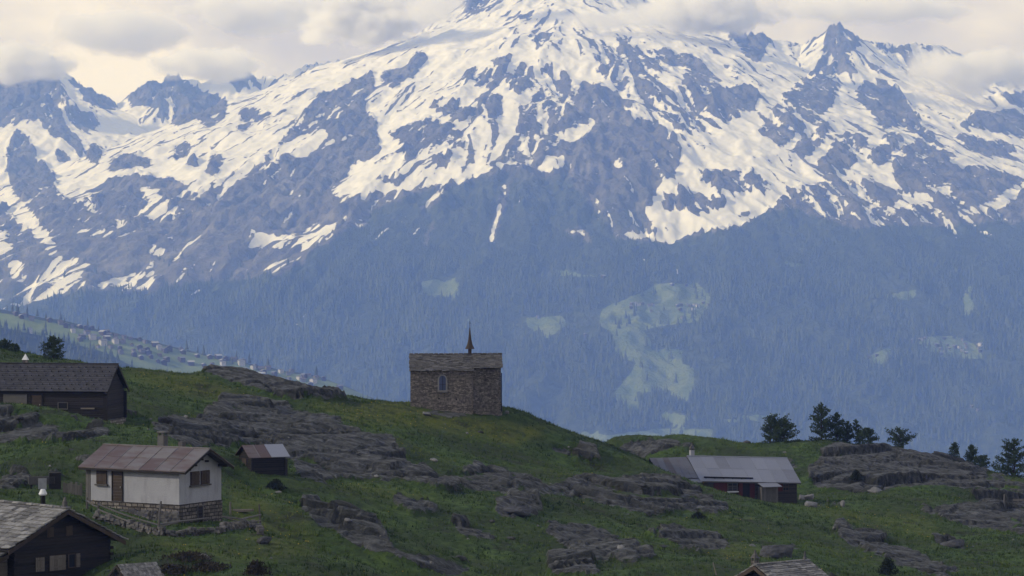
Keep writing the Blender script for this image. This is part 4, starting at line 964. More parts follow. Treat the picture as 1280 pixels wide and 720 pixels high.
# ------------------------------------------------------------------ the chapel on the crest
rz = R(2); h = thing('stone_chapel', 'small brown stone chapel with slab roof and pointed steeple on the grassy crest', 'chapel', origin(P(513, 512, 289.5), (-3.1, -2.5, 0), rz), rz)
zr, k = 5.42, .60; ze = zr - k * 2.5
m = MB(); solid(m, -3.1, 3.1, 5.0, -1.5, ze - .06, k); m.build('nave_wall', M_CHAPEL, h)
m = MB(); zc = zr - .08 - k * 2.05
m.prism([(3.1, -2.02, -1.5), (5.6, -1.35, -1.5), (5.98, -1.0, -1.5), (5.98, 1.55, -1.5), (5.6, 2.05, -1.5), (3.1, 2.05, -1.5)], (0, 0, 1.5 + zc), .5)
m.prism([(3.1, -2.05, zc), (3.1, 2.05, zc), (3.1, 0, zr - .08)][::-1], (2.86, 0, 0), .5); m.build('choir_wall', M_CHAPEL, h)
m = MB(); m.prism([(3.12, -2.10, -1.5), (5.65, -1.43, -1.5), (6.1, -1.05, -1.5), (6.1, 1.6, -1.5), (3.15, 2.13, -1.5)], (0, 0, 2.05), .5); m.build('plinth', M_CHAPEL, h)
m = MB(81)
for s in (-1, 1): slope_slabs(m, -3.22, 3.22, 0, zr, s * 2.68, zr - k * 2.68, .42, .24, .05)
for i in range(13): m.stone((-3 + i * .5, 0, zr + .09), .52, .34, .08)
m.build('nave_roof', M_CSLAB, h)
m = MB(82)
for s in (-1, 1): slope_slabs(m, 3.2, 6.12, 0, zr + .02, s * 2.25, zr + .02 - k * 2.25, .40, .24, .05)
for i in range(6): m.stone((3.4 + i * .5, 0, zr + .11), .52, .34, .08)
m.build('choir_roof', M_CSLAB, h)
Wf = on_wall((-3.1, -2.5, 0), (1, 0, 0), (0, -1, 0)); s0 = 3.2
def arch(w, hh, z0, n=9): return [(-w / 2, z0), (w / 2, z0)] + [(w / 2 * cos(pi * i / n), z0 + hh - w / 2 + w / 2 * sin(pi * i / n)) for i in range(n + 1)]
m = MB(); m.prism([Wf(s0 + a, 0, b) for a, b in arch(.98, 1.72, 1.78)], (0, -.05, 0), .5); o = m.build('window', tinted('window_surround', (.15, .145, .14), (.21, .20, .19), 5), h)
m = MB(); m.prism([Wf(s0 + a, .05, b) for a, b in arch(.66, 1.46, 1.92)], (0, -.008, 0), .5); m.build('pane', M_SKYPAINT, o)
m = MB(); wbox(m, Wf, s0 - .02, s0 + .02, 1.93, 3.33, .058, .08); wbox(m, Wf, s0 - .32, s0 + .32, 2.5, 2.53, .058, .075); m.build('glazing_bar', M_DARK, o)
m = MB(); wbox(m, Wf, s0 - .58, s0 + .58, 1.66, 1.775, 0, .12); m.build('sill', M_GREYWOOD, o)
for sx0, zz0 in ((2.85, 1.05), (4.6, .95)): m = MB(); wbox(m, Wf, sx0 - .07, sx0 + .07, zz0, zz0 + .13, -.2 if sx0 < 6.3 else -.2, .004); m.build('putlog_hole', M_DARK, h)
m = MB(); x_ = 2.88; m.box(x_ - .17, x_ + .17, -.17, .17, zr - .3, zr + .62); st = m.build('steeple', M_BROWNWOOD, h)
m = MB(); m.tube([(x_, 0, zr + .55), (x_, 0, zr + .60), (x_, 0, zr + .95), (x_, 0, zr + 1.5), (x_, 0, zr + 2.1), (x_, 0, zr + 2.7)], [.50, .47, .29, .16, .09, .045], 8); m.build('spire', M_BROWNWOOD, st)
m = MB(); m.tube([(x_, 0, zr + 2.68), (x_, 0, zr + 3.38)], .022, 6); m.bar((x_ - .12, 0, zr + 3.15), (x_ + .12, 0, zr + 3.15), .035); m.build('finial', M_DARK, st)
m = MB(); m.tube([(6.03, -1.15, -.3), (6.03, -1.15, 3.6)], .045, 6); m.build('downpipe', M_DARK, h)

# ------------------------------------------------------------------ slab roofed hut at the bottom right
rz = R(38); zr, k, W2 = 4.2, .50, 3.5
h = thing('slab_roofed_hut', 'hut at the bottom edge seen only by its stone slab roof and cairn topped chimney', 'hut', origin(P(943, 707, 205), (-2.9, 0, zr), rz), rz)
m = MB(91); log_wall(m, (-2.3, 3), (-2.3, -3), -1.5, zr, top=gable_top(6, zr - .1 - k * 3, k)); log_wall(m, (-2.3, -3), (2.2, -3), -1.5, zr - .1 - k * 3); log_wall(m, (2.2, -3), (2.2, 3), -1.5, zr, top=gable_top(6, zr - .1 - k * 3, k)); m.build('log_wall', M_TIMBER, h)
m = MB(92)
for s in (-1, 1): slope_slabs(m, -2.9, 2.4, 0, zr, s * W2, zr - k * W2, .50, .26, .055)
for i in range(9): m.stone((-2.6 + i * .6, 0, zr + .1), .66, .4, .08)
m.build('roof', M_SLAB, h)
m = MB(93); barge(m, -2.98, W2, zr - .02, k, .07, .28); m.build('barge_board', M_BROWNWOOD, h)
for y in (-3, -1.5, 0, 1.5, 3): m = MB(94); m.box(-2.9, -2.2, y - .08, y + .08, zr - k * abs(y) - .3, zr - k * abs(y) - .13); m.build('purlin', M_TIMBER, h)
stone_chimney(h, -2.2, .7, 3.6, 4.45, .42, 'cairn')
m = MB(95); m.stone((2.0, 0, zr + .2), .26, .22, .2); m.stone((2.0, 0, zr + .48), .12, .12, .45); m.build('ridge_stone', M_WHITE if False else M_DRYSTONE, h)
# ------------------------------------------------------------------ fence, dry stone wall and odds and ends by the white house
def on_ground(px, py, Y0, Y1):
    p = H.hit(px, py, Y0, Y1, 900)
    return p if p else P(px, py, (Y0 + Y1) / 2)
wall_pts = [on_ground(px, py, 165, 205) for px, py in ((118, 648), (150, 656), (180, 664), (205, 670), (225, 671), (250, 668), (275, 667), (300, 662), (318, 658), (326, 668))]
m = MB(101)
for a, b in zip(wall_pts[:-1], wall_pts[1:]):
    n = max(2, int((b - a).length / .27)); ang = math.atan2(b.y - a.y, b.x - a.x)
    for i in range(n):
        c = a.lerp(b, (i + .5) / n); zb = gz(c.x, c.y) - .15
        for j in range(m.r.choice((3, 3, 4))):
            m.stone((c.x + m.r.uniform(-.08, .08), c.y + m.r.uniform(-.1, .1), zb + .12 + j * .16), m.r.uniform(.22, .46), m.r.uniform(.3, .5), m.r.uniform(.12, .2), ang + m.r.uniform(-.2, .2))
tag(m.build('dry_stone_wall', M_DRYSTONE), 'low curved dry stone wall in the grass below the white house', 'wall')
f = thing('rail_fence', 'weathered wooden rail fence with leaning posts below the white house', 'fence', on_ground(200, 664, 165, 205)); fo = f.location
def post(px, py, top, w=.13, lean=0.):
    p = on_ground(px, py, 165, 210); m = MB(int(px)); a = p - fo
    m.tube([a - Vector((0, 0, .4)), a + Vector((lean * .5, 0, top * .5)), a + Vector((lean, 0, top))], [w * .55, w * .5, w * .42], 7); m.build('post', M_GREYWOOD, f); return a
ps = [post(109, 636, .75, .16), post(123, 645, .9, .16), post(197, 668, 2.1, .16, .22), post(288, 644, .95, .15), post(326, 664, 1.9, .14, -.12)]
for (a, b, z0, z1, s) in ((ps[0], ps[1], .55, .6, 1), (ps[1], ps[2], .75, .62, 2), (ps[1], ps[2], .42, .30, 3), (ps[2], ps[4], .45, .75, 4), (ps[2], ps[4], .62, 1.15, 5)):
    m = MB(110 + s); r_ = m.r
    pts = [a.lerp(b, i / 5) + Vector((0, r_.uniform(-.08, .08), z0 + (z1 - z0) * i / 5 - (.28 * sin(pi * i / 5) if s in (4, 5) else .1 * sin(pi * i / 5)))) for i in range(6)]
    for q in pts[1:-1]: q.z = max(q.z, gz(q.x + fo.x, q.y + fo.y) - fo.z + .30)
    m.tube(pts, [.06, .065, .06, .055, .06, .05], 6); m.build('rail', M_GREYWOOD, f)
# small terrace of stones under the front door
m = MB(121); a = P(120, 634, 191.6); b = P(222, 652, 188.2)
for i in range(26):
    for j in range(5):
        c = a.lerp(b, (i + .5) / 26); g = gz(c.x, c.y) - .1
        zz_ = g + .1 + j * .19
        if zz_ < a.z - .1: m.stone((c.x + m.r.uniform(-.1, .1), c.y + j * .12 + m.r.uniform(-.06, .06), zz_), m.r.uniform(.3, .6), .5, .2, m.r.uniform(-.3, .3))
tag(m.build('terrace_wall', M_DRYSTONE), 'rough stone terrace wall directly under the front door of the white house', 'wall')
p = on_ground(52, 611, 180, 215); h = thing('wooden_trough', 'old wooden trough with a pale upright board left of the white house', 'trough', p, R(12))
m = MB(131); m.box(-.9, .9, -.3, -.24, .35, .85); m.box(-.9, .9, .24, .3, .35, .85); m.box(-.9, -.84, -.24, .24, .35, .85); m.box(.84, .9, -.24, .24, .35, .85); m.box(-.84, .84, -.24, .24, .3, .36); m.build('trough_body', M_GREYWOOD, h)
for x_ in (-.7, .7): m = MB(); m.box(x_ - .07, x_ + .07, -.2, .2, -.4, .3); m.build('leg', M_TIMBER, h)
m = MB(132); m.box(-.25, .32, -.42, -.36, -.1, .75); m.build('board', M_GALV, h)
m = MB(133); m.box(.5, 1.3, -.3, .3, .0, 1.1); m.build('crate', M_TIMBER, h)
p = on_ground(91, 618, 180, 210); h = thing('plank_fence', 'short grey plank fence against the left end of the white house', 'fence', p, R(-8))
for i in range(8): m = MB(140 + i); m.hexa([(x, y, z) for z in (-.3, .72 + m.r.uniform(-.12, .15)) for (x, y) in ((-.68 + i * .17, -.02), (-.53 + i * .17, -.02), (-.53 + i * .17, .02), (-.68 + i * .17, .02))]); m.build('plank', M_GREYWOOD, h)
m = MB(); m.box(-.7, .68, .02, .06, .35, .45); m.build('rail', M_GREYWOOD, h)
p = on_ground(300, 641, 180, 215); h = MB(151)
for i in range(3): h.bar(p + Vector((-.7, i * .16, .12 + .05 * (i == 1))), p + Vector((.75 + i * .1, i * .16 + .1, .16)), .15)
tag(h.build('log_pile', M_GALV if False else M_PALEWOOD), 'three bleached logs lying in the grass behind the fence', 'logs')
p = on_ground(897, 719, 195, 235); m = MB(152); m.tube([p - Vector((0, 0, .3)), p + Vector((-.35, 0, .95))], [.05, .04], 6); tag(m.build('leaning_pole', M_PALEWOOD), 'pale bare pole leaning beside the slab roofed hut', 'pole')
p = on_ground(1255, 632, 285, 330); m = MB(153); m.tube([p - Vector((0, 0, .3)), p + Vector((.03, 0, 1.2))], [.09, .07], 6); tag(m.build('fence_post', M_GREYWOOD), 'single weathered post standing by the right hand rocks', 'post')
p = on_ground(1276, 634, 285, 320); h = thing('wooden_bench', 'small plank bench on the rocks at the right edge', 'bench', p, R(-10))
m = MB(154); m.box(-.8, .8, -.2, .2, .42, .48); m.build('seat', M_GREYWOOD, h); m = MB(155); m.box(-.8, .8, .2, .25, .6, .85); m.build('backrest', M_GREYWOOD, h)
for x_ in (-.6, .6): m = MB(); m.box(x_ - .05, x_ + .05, -.15, .15, -.2, .42); m.build('leg', M_GREYWOOD, h)

# ------------------------------------------------------------------ conifers on the near ridge
M_NEEDLE = tinted('conifer_needles', (.018, .033, .018), (.066, .098, .042), 2., amt=.3, bump=0)
M_BARK = tinted('bark', (.022, .017, .014), (.06, .048, .04), 6., stretch=(3, 3, .5), bscale=10)
def conifer(label, p, hgt, wid, seed, bare=.12, dens=1., lean=0., group=None, top=.55, skew=0.):
    r_ = random.Random(seed); o = thing('conifer_tree', label, 'tree', p, r_.uniform(0, 6), group)
    o.rotation_euler = (0, 0, 0)
    tr = MB(seed); cr_ = MB(seed + 1)
    ax = [Vector((lean * (i / 6) ** 1.3 + r_.uniform(-.04, .04) * hgt * .3, r_.uniform(-.03, .03) * hgt * .3, hgt * i / 6)) for i in range(7)]; ax[0] = Vector((0, 0, -.5))
    tr.tube(ax, [hgt * .030 * (1 - i / 7.4) for i in range(7)], 7)
    n = int(hgt * 15 * dens) + 26
    def axis(f): q = f * 6; i = min(int(q), 5); return ax[i].lerp(ax[i + 1], q - i)
    for b in range(n):
        f = bare + (1 - bare) * (b + r_.random()) / n; az = r_.uniform(0, 6.2832)
        prof = (1 - f) ** .8 * top + (1 - top) * sqrt(max(0, 1 - (f * 1.02) ** 2))
        ln = wid * .55 * max(prof, .08) * r_.uniform(.55, 1.12) * (1 + skew * cos(az)); s = axis(f)
        up = r_.uniform(-.3, .15) + .55 * f
        d = Vector((cos(az), sin(az), up)); pts = [s, s + d * ln * .5 + Vector((0, 0, -.03 * ln)), s + d * ln + Vector((0, 0, .12 * ln))]
        tr.tube(pts, [.018 + .006 * ln, .014, .006], 4)
        m_ = max(4, int(ln * 20))
        for c in range(m_):
            g = .18 + .86 * (c + r_.random()) / m_; q = pts[0].lerp(pts[1], g * 2) if g < .5 else pts[1].lerp(pts[2], min(g * 2 - 1, 1.05))
            q = q + Vector((r_.gauss(0, .06), r_.gauss(0, .06), r_.gauss(.03, .06))) * (1 + .3 * ln); sz = r_.uniform(.10, .20)
            for _ in range(3):
                u = Vector((r_.gauss(0, 1), r_.gauss(0, 1), r_.gauss(.2, .8))).normalized() * sz; w = u.cross(Vector((r_.gauss(0, 1), r_.gauss(0, 1), r_.gauss(0, 1)))).normalized() * sz * .34
                cr_.add([q - u * .4 - w, q - u * .4 + w, q + u * .9 + w * .2, q + u * .9 - w * .2], [(0, 1, 2, 3)])
    tr.build('trunk', M_BARK, o); cr_.build('crown', M_NEEDLE, o)
    return o
def ridge_point(px, Y0, Y1):
    """the highest ground seen at this column between two distances"""
    best = None
    for Y in np.linspace(Y0, Y1, 160):
        q = P(px, 500, Y); zq = gz(q.x, Y); py = proj(np.float64(q.x), np.float64(Y), np.float64(zq))[1]
        if best is None or py < best[0]: best = (py, Vector((q.x, Y, zq)))
    return best[1]
for i, (lab, px, Y, hpx, wpx, kw) in enumerate((
 ('broad dark conifer with a sprawling low branch behind the long hut', 963, 352, 33, 44, dict(bare=.04, top=.3, skew=.35)),
 ('rounded conifer pressed against its sprawling neighbour behind the long hut', 980, 351, 26, 36, dict(bare=.05, top=.3)),
 ('tallest dark conifer of the clump on the right ridge', 1027, 352, 44, 37, dict(bare=.05, top=.5)),
 ('middle conifer of the dense clump on the right ridge', 1046, 352, 34, 26, dict(bare=.04, top=.3)),
 ('low conifer at the right end of the dense clump on the ridge', 1059, 352, 26, 22, dict(bare=.04, top=.35)),
 ('thin leaning conifer with a bare crooked top on the ridge', 1074, 350, 31, 20, dict(bare=.1, lean=-.5, dens=.8)),
 ('bushy short conifer just right of the thin leaning one', 1085, 350, 19, 28, dict(bare=.03, top=.4)),
 ('sparse candelabra shaped conifer standing alone on the ridge', 1124, 349, 21, 42, dict(bare=.1, top=.1, dens=.42)),
 ('thin small conifer on the far right ridge with open branches', 1193, 350, 17, 18, dict(bare=.08, dens=.7)),
 ('taller of the two paired small conifers on the far right ridge', 1214, 350, 22, 20, dict(bare=.06)),
 ('lower spreading conifer of the pair on the far right ridge', 1227, 350, 16, 24, dict(bare=.05, top=.3)),
 ('large dark conifer at the right edge of the ridge', 1268, 346, 46, 50, dict(bare=.03, top=.5)),
 ('dark bushy conifer standing behind the barn roof', 67, 288, 27, 30, dict(bare=.03, top=.35)),
 ('small bushy conifer on the skyline at the left edge', 6, 292, 12, 18, dict(bare=.03, top=.3)),
 ('small round conifer right of the left edge one on the skyline', 20, 292, 10, 14, dict(bare=.03, top=.3)),
)):
    p = ridge_point(px, Y - 8, Y + 6); s = p.y / F
    conifer(lab, p - Vector((0, 0, .1)), hpx * s * 1.04, wpx * s * 1.06, 300 + i * 7, **kw)

# ------------------------------------------------------------------ boulders, stones and shrubs
M_BOULDER = tinted('boulder_rock', (.045, .046, .052), (.11, .11, .115), 1.6, amt=.85, bump=1., bscale=2.5, bd=.4)
M_PALE = tinted('pale_boulder_rock', (.10, .10, .10), (.22, .215, .21), 3., amt=.75, bump=.7, bscale=6, bd=.06)
def boulder_mesh(seed, mat, name='boulder', nu=30, nv=18):
    r_ = np.random.RandomState(seed); nrm = r_.normal(size=(11, 3)); nrm /= np.linalg.norm(nrm, axis=1)[:, None]; dd = r_.uniform(.5, 1., 11)
    u = np.linspace(0, 2 * np.pi, nu, endpoint=False); v = np.linspace(.02, np.pi - .02, nv)
    D = np.stack([np.outer(np.sin(v), np.cos(u)), np.outer(np.sin(v), np.sin(u)), np.outer(np.cos(v), np.ones(nu))], -1).reshape(-1, 3)
    dot = D @ nrm.T; rr = np.where(dot > .05, dd / np.maximum(dot, .05), 9).min(1); rr = np.minimum(rr, 1.25) * (1 + .03 * r_.normal(size=len(rr)))
    i, j = np.meshgrid(np.arange(nv - 1), np.arange(nu), indexing='ij'); i, j = i.ravel(), j.ravel()
    f = np.stack([i * nu + j, (i + 1) * nu + j, (i + 1) * nu + (j + 1) % nu, i * nu + (j + 1) % nu], 1)
    return np_mesh(name, D * rr[:, None], f, mat, fattrs=[('tint', r_.rand() * np.ones(len(f)))])
for i, (lab, px, py, Y0, Y1, sc, rz, mt) in enumerate((
 ('broad flat topped boulder half way down the middle slope', 648, 640, 220, 270, (1.7, 1.1, .5), .1, 0),
 ('long low boulder on the grass behind the slab roofed hut', 975, 694, 215, 265, (1.5, 1., .8), .2, 0),
 ('rounded grey boulder among turf in the lower right', 1194, 684, 225, 285, (1.2, .9, .6), .5, 0),
 ('pale boulder nearest the right end wall of the long hut', 1002, 625, 285, 322, (.55, .5, .45), .2, 1),
 ('pale grey boulder behind the other two by the long hut', 1011, 624, 290, 325, (.6, .5, .55), .9, 1),
 ('whitish lowest boulder of three by the long hut', 1011, 632, 285, 318, (.75, .55, .42), .4, 1),
 ('small whitish rock alone on the meadow foot of the right knoll', 1053, 633, 285, 318, (.36, .32, .42), .4, 1),
 ('pale rock under the foot of the right knoll', 1092, 616, 295, 330, (.8, .6, .45), .0, 1),
 ('flat pale rock in the grass just right of the tiny hut', 347, 616, 200, 240, (.28, .2, .12), .0, 1),
 ('dark boulder below the right end of the dry stone wall', 330, 679, 165, 200, (.5, .4, .3), .3, 0),
 ('grey boulder on the slope left of the rock slab', 205, 528, 240, 280, (.7, .6, .5), .3, 0),
 ('pale boulder at the foot of the chapel wall', 533, 519, 270, 295, (.7, .5, .3), .1, 1),
 ('small pale boulder at the right corner of the chapel', 634, 517, 280, 300, (.28, .26, .2), .1, 1),
)):
    p = on_ground(px, py, Y0, Y1); o = boulder_mesh(700 + i, (M_BOULDER, M_PALE)[mt]); o.location = p + Vector((0, 0, sc[2] * .25)); o.scale = sc; o.rotation_euler = (0, 0, rz); tag(o, lab, 'boulder')
r_ = random.Random(31); protos = []; n = 0
while n < 70:
    px, py = r_.uniform(10, 1275), r_.uniform(515, 718); q = H.hit(px, py, 160, 350, 260)
    if q is None: continue
    s = r_.uniform(.08, .26) if n % 5 else r_.uniform(.25, .5)
    if len(protos) < 4:
        o = boulder_mesh(800 + n, (M_BOULDER, M_PALE)[n % 2], 'field_stone', 12, 8); protos.append(o); tag(o, None, 'stone')
    else: o = protos[n % 4].copy(); COL.objects.link(o)
    o.location = (q.x, q.y, gz(q.x, q.y) + s * .2); o.scale = (s * 1.3, s, s * .7); o.rotation_euler = (0, 0, r_.uniform(0, 6)); n += 1
    tag(o, 'small grey stone lying loose in the turf of the near hillside', None, 'loose stones in the hillside turf')
M_SHRUB = tinted('juniper_foliage', (.007, .011, .007), (.024, .033, .015), 2., amt=.3, bump=0)
M_BRUSH = tinted('dry_brushwood', (.016, .014, .011), (.050, .042, .030), 2., amt=.3, bump=0)
def shrub(p, w, hgt, seed, n, mat=None):
    r_ = random.Random(seed); m = MB(seed); s = MB(seed + 1)
    for b in range(7): a = b * .9; s.tube([(0, 0, -.15), (cos(a) * w * .25, sin(a) * w * .25, hgt * .6)], [.03, .01], 4)
    for i in range(n):
        f = r_.random(); a = r_.uniform(0, 6.283); rr = w * .5 * sqrt(r_.random()) * (1 - .75 * f ** 1.5) * (1 + .3 * sin(3 * a + seed)); q = Vector((cos(a) * rr, sin(a) * rr, hgt * f * (1 + .2 * sin(5 * a))))
        u = Vector((r_.gauss(0, .6), r_.gauss(0, .6), r_.gauss(.8, .5))).normalized() * r_.uniform(.09, .2); v = u.cross(Vector((r_.gauss(0, 1), r_.gauss(0, 1), .3))).normalized() * .05
        m.add([q - v, q + v, q + u + v * .2, q + u - v * .2], [(0, 1, 2, 3)])
    o = thing('juniper_shrub', None, 'shrub', p); s.build('stem', M_BARK, o); m.build('foliage', mat or M_SHRUB, o); return o
for i, (lab, px, py, Y0, Y1, w, hgt) in enumerate((
 ('dark upright juniper near the bottom right rocks', 1109, 718, 220, 260, 1.7, 1.15), ('dark shrub at the foot of the right knoll near the hut', 1070, 600, 300, 345, 1.8, .9),
 ('low dark shrub beside the tiny hut on the open slope', 345, 612, 205, 240, 1.7, .7), 
 ('brushwood bush below the dry stone wall beside the shed', 236, 700, 160, 185, 3.6, .36),
 ('dark brush bush right of the taller brush by the shed', 262, 712, 158, 185, 3.0, .34), 
 ('wide dark heath bush right of the lower left shed', 215, 716, 155, 180, 3.0, .4), ('low heath bush at the bottom edge right of the wide brush', 320, 719, 160, 190, 1.6, .7),
 ('low green shrub on the lower middle rocks', 872, 648, 245, 285, 1.6, .45))):
    q = on_ground(px, py, Y0, Y1); o = shrub(q, w, hgt, 900 + i, int(500 * w * hgt) + 150, M_BRUSH if 'brush' in lab or 'dead' in lab or 'heath' in lab else None); o['label'] = lab

# ------------------------------------------------------------------ turf blades and flowers
r = np.random.RandomState(77); N = 210000
x = r.uniform(-62, 78, N); y = r.uniform(160, 362, N)
zz = H.at(x, y); qx, qy = proj(x, y, zz); fu = np.interp(x, H.xs, np.arange(len(H.xs))); fv = np.interp(y, H.ys, np.arange(len(H.ys)))
rk_ = bil(rock.astype(np.float32), fu, fv); yl_ = bil(yl.astype(np.float32), fu, fv)
ok = (rk_ < -.10) & (qx > -60) & (qx < 1340) & (qy < 745) & (r.rand(N) < .35 + .65 * sstep(-.25, .25, fbm(x / 3, y / 3, 3, 601)))
for (px, py, Y, rad) in ((224, 640, 190, .1),): ok &= True
def inside(o, x, y, x0, x1, y0, y1):
    c, s = cos(-o.rotation_euler.z), sin(-o.rotation_euler.z); dx, dy = x - o.location.x, y - o.location.y
    a, b = dx * c - dy * s, dx * s + dy * c; return (a > x0) & (a < x1) & (b > y0) & (b < y1)
for o in COL.objects:
    if o.get('category') in ('house', 'barn', 'chalet', 'hut', 'chapel', 'shed') and o.type == 'EMPTY':
        bb = [c.bound_box[i] for c in o.children if 'wall' in c.name for i in (0, 6)]
        ok &= ~inside(o, x, y, min(b[0] for b in bb), max(b[0] for b in bb), min(b[1] for b in bb), max(b[1] for b in bb))
x, y, zz, yl_ = x[ok], y[ok], zz[ok], yl_[ok]; n = len(x); B = 4
hg = (r.uniform(.10, .26, n) * (1 + .7 * sstep(.0, .5, fbm(x / 4, y / 4, 3, 605))))[:, None] * r.uniform(.6, 1.2, (n, B))
az = r.uniform(0, 6.283, (n, B)); ox = r.normal(0, .10, (n, B)); oy = r.normal(0, .10, (n, B)); ln = r.uniform(.2, .7, (n, B)) * hg
w = .022 + .03 * r.rand(n, B)
bx, by, bz = x[:, None] + ox, y[:, None] + oy, zz[:, None] - .04 + 0 * ox
v = np.stack([np.stack([bx - np.sin(az) * w, by + np.cos(az) * w, bz], -1), np.stack([bx + np.sin(az) * w, by - np.cos(az) * w, bz], -1), np.stack([bx + np.cos(az) * ln, by + np.sin(az) * ln, bz + hg], -1)], 2).reshape(-1, 3)
f = np.arange(len(v)).reshape(-1, 3)
pt = fbm(x / 6, y / 6, 3, 607)
M_GRASS = NT('grass_blades', .9); tt_ = M_GRASS.attr('tint'); M_GRASS = M_GRASS.color(M_GRASS.ramp(tt_, (.0, (.015, .030, .010)), (.45, (.045, .082, .017)), (.78, (.085, .125, .026)), (1., (.125, .150, .034))))
ti = np.clip(.40 + .50 * pt + .45 * fbm(x / 17, y / 17, 3, 609) + .42 * yl_ + .20 * r.normal(size=n), 0, 1)
o = np_mesh('grass', v, f, M_GRASS, fattrs=[('tint', np.repeat(ti, B))]); tag(o, 'short alpine grass covering the hillside', None, None, 'stuff')
N = 60000; x = r.uniform(-62, 78, N); y = r.uniform(160, 345, N); fu = np.interp(x, H.xs, np.arange(len(H.xs))); fv = np.interp(y, H.ys, np.arange(len(H.ys)))
p_ = bil(yl.astype(np.float32), fu, fv); ok = (bil(rock.astype(np.float32), fu, fv) < -.12) & (r.rand(N) < (.015 + .45 * p_) * sstep(-.15, .3, fbm(x / 2.5, y / 2.5, 3, 611)))
x, y = x[ok], y[ok]; zz = H.at(x, y) + r.uniform(.16, .32, len(x)); n = len(x); s = r.uniform(.03, .065, n)
D = np.array([(1, 0, 0), (0, 1, 0), (-1, 0, 0), (0, -1, 0), (0, 0, .7), (0, 0, -.6)])
v = (np.stack([x, y, zz], -1)[:, None] + D[None] * s[:, None, None]).reshape(-1, 3); b = (np.arange(n) * 6)[:, None]
f = np.concatenate([b + np.array([[i, (i + 1) % 4, 4]]) for i in range(4)] + [b + np.array([[(i + 1) % 4, i, 5]]) for i in range(4)])
mt = NT('yellow_petals', .8).color((.34, .26, .03)); tag(np_mesh('wild_flowers', v, f, mt), 'tiny yellow meadow flowers dotting the turf', None, None, 'stuff')

# ------------------------------------------------------------------ the far villages
t = tinted
M_FW = [t('far_brown_wall', (.035, .026, .020), (.08, .06, .045), .3, bump=0), t('far_white_wall', (.30, .29, .28), (.45, .44, .42), .3, bump=0), t('far_grey_wall', (.11, .10, .10), (.2, .19, .18), .3, bump=0)]
M_FR = [t('far_grey_roof', (.10, .10, .11), (.2, .2, .21), .3, bump=0), t('far_pale_roof', (.25, .25, .26), (.42, .42, .42), .3, bump=0), t('far_brown_roof', (.07, .055, .05), (.13, .11, .10), .3, bump=0)]
def chalet(wm, rm_, w, d, e, k, label):
    o = thing('village_chalet', label, 'chalet', (0, 0, 0)); m = MB(2); solid(m, -d / 2, d / 2, w, -4, e, k); b = m.build('wall', wm, o)
    m = MB(3); zr = e + k * w / 2 + .15; q = w / 2 + .9
    for s in (-1, 1): m.hexa([(-d / 2 - .9, 0, zr), (d / 2 + .9, 0, zr), (d / 2 + .9, s * q, zr - k * q), (-d / 2 - .9, s * q, zr - k * q), (-d / 2 - .9, 0, zr + .35), (d / 2 + .9, 0, zr + .35), (d / 2 + .9, s * q, zr - k * q + .35), (-d / 2 - .9, s * q, zr - k * q + .35)])
    m.build('roof', rm_, o)
    return o
KINDS_ = [('brown timber chalet with grey roof', M_FW[0], M_FR[0], 8, 9.5, 5., .42), ('white walled chalet with grey roof', M_FW[1], M_FR[0], 9, 11, 6.2, .4), ('brown timber chalet with pale shining roof', M_FW[0], M_FR[1], 8, 9, 4.6, .42), ('dark barn with brown roof', M_FW[2], M_FR[2], 7, 8, 4, .5)]
def village(where, group, spots, field, y0, y1, seed, weights):
    r_ = random.Random(seed); pro = {}; taken = []
    for px, py in spots:
        q = field.hit(px, py, y0, y1, 420)
        if q is None or any((q - a).length < 9 for a in taken): continue
        taken.append(q); kd = r_.choices(range(4), weights)[0]; lab = 'tiny far ' + KINDS_[kd][0] + ' ' + where; loc = (q.x, q.y, float(field.at(q.x, q.y)) + .3); a = R(r_.choice((-62, -50, 20, 30, -70, 40))) + r_.uniform(-.2, .2)
        if kd not in pro:
            o = chalet(*KINDS_[kd][1:], lab); o.location = loc; o.rotation_euler = (0, 0, a); pro[kd] = o; o['group'] = group; o['category'] = 'chalet'
        else: copy_tree(pro[kd], loc, a, r_.uniform(.6, .95), lab, group)
r_ = random.Random(12); sp = []
cr_x = [q[0] for q in crest_px]; cr_y = [q[1] for q in crest_px]
for i in range(64): px = r_.uniform(15, 430); sp.append((px, np.interp(px, cr_x, cr_y) + r_.uniform(2.5, 8)))
for i in range(95): px = r_.gauss(255, 85); sp.append((px, np.interp(px, cr_x, cr_y) + abs(r_.gauss(11, 8)) + 3))
for i in range(26): px = r_.uniform(90, 190); sp.append((px, np.interp(px, cr_x, cr_y) + r_.uniform(8, 26)))
for px in (375, 384, 395, 399, 425): sp.append((px, np.interp(px, cr_x, cr_y) + 5))
village('on the green left village slope', 'chalets on the far left village slope', [q for q in sp if 5 < q[0] < 430], K, 3800, 4420, 3, (6, 2, 2, 5))
sp = [(790, 382), (794, 381), (798, 382), (803, 381), (807, 382), (812, 383), (816, 382), (789, 386), (814, 391), (818, 391), (847, 384), (851, 382), (855, 384), (859, 382), (863, 384), (868, 383), (872, 384), (850, 388), (866, 388), (853, 398), (877, 401), (885, 382), (879, 380), (840, 357), (858, 358)]
village('in the meadow of the opposite slope', 'chalets in the upper meadow of the opposite slope', sp, M, 6700, 8600, 4, (5, 2, 2, 4))
sp = [(1142, 428), (1148, 427), (1153, 426), (1157, 424)] + [(r_.uniform(1160, 1226), r_.uniform(424, 449)) for _ in range(26)] + [(1086, 447), (1096, 446)]
village('in the small right hand forest clearing', 'chalets in the right hand forest clearing', sp, M, 6700, 8600, 5, (4, 3, 2, 4))
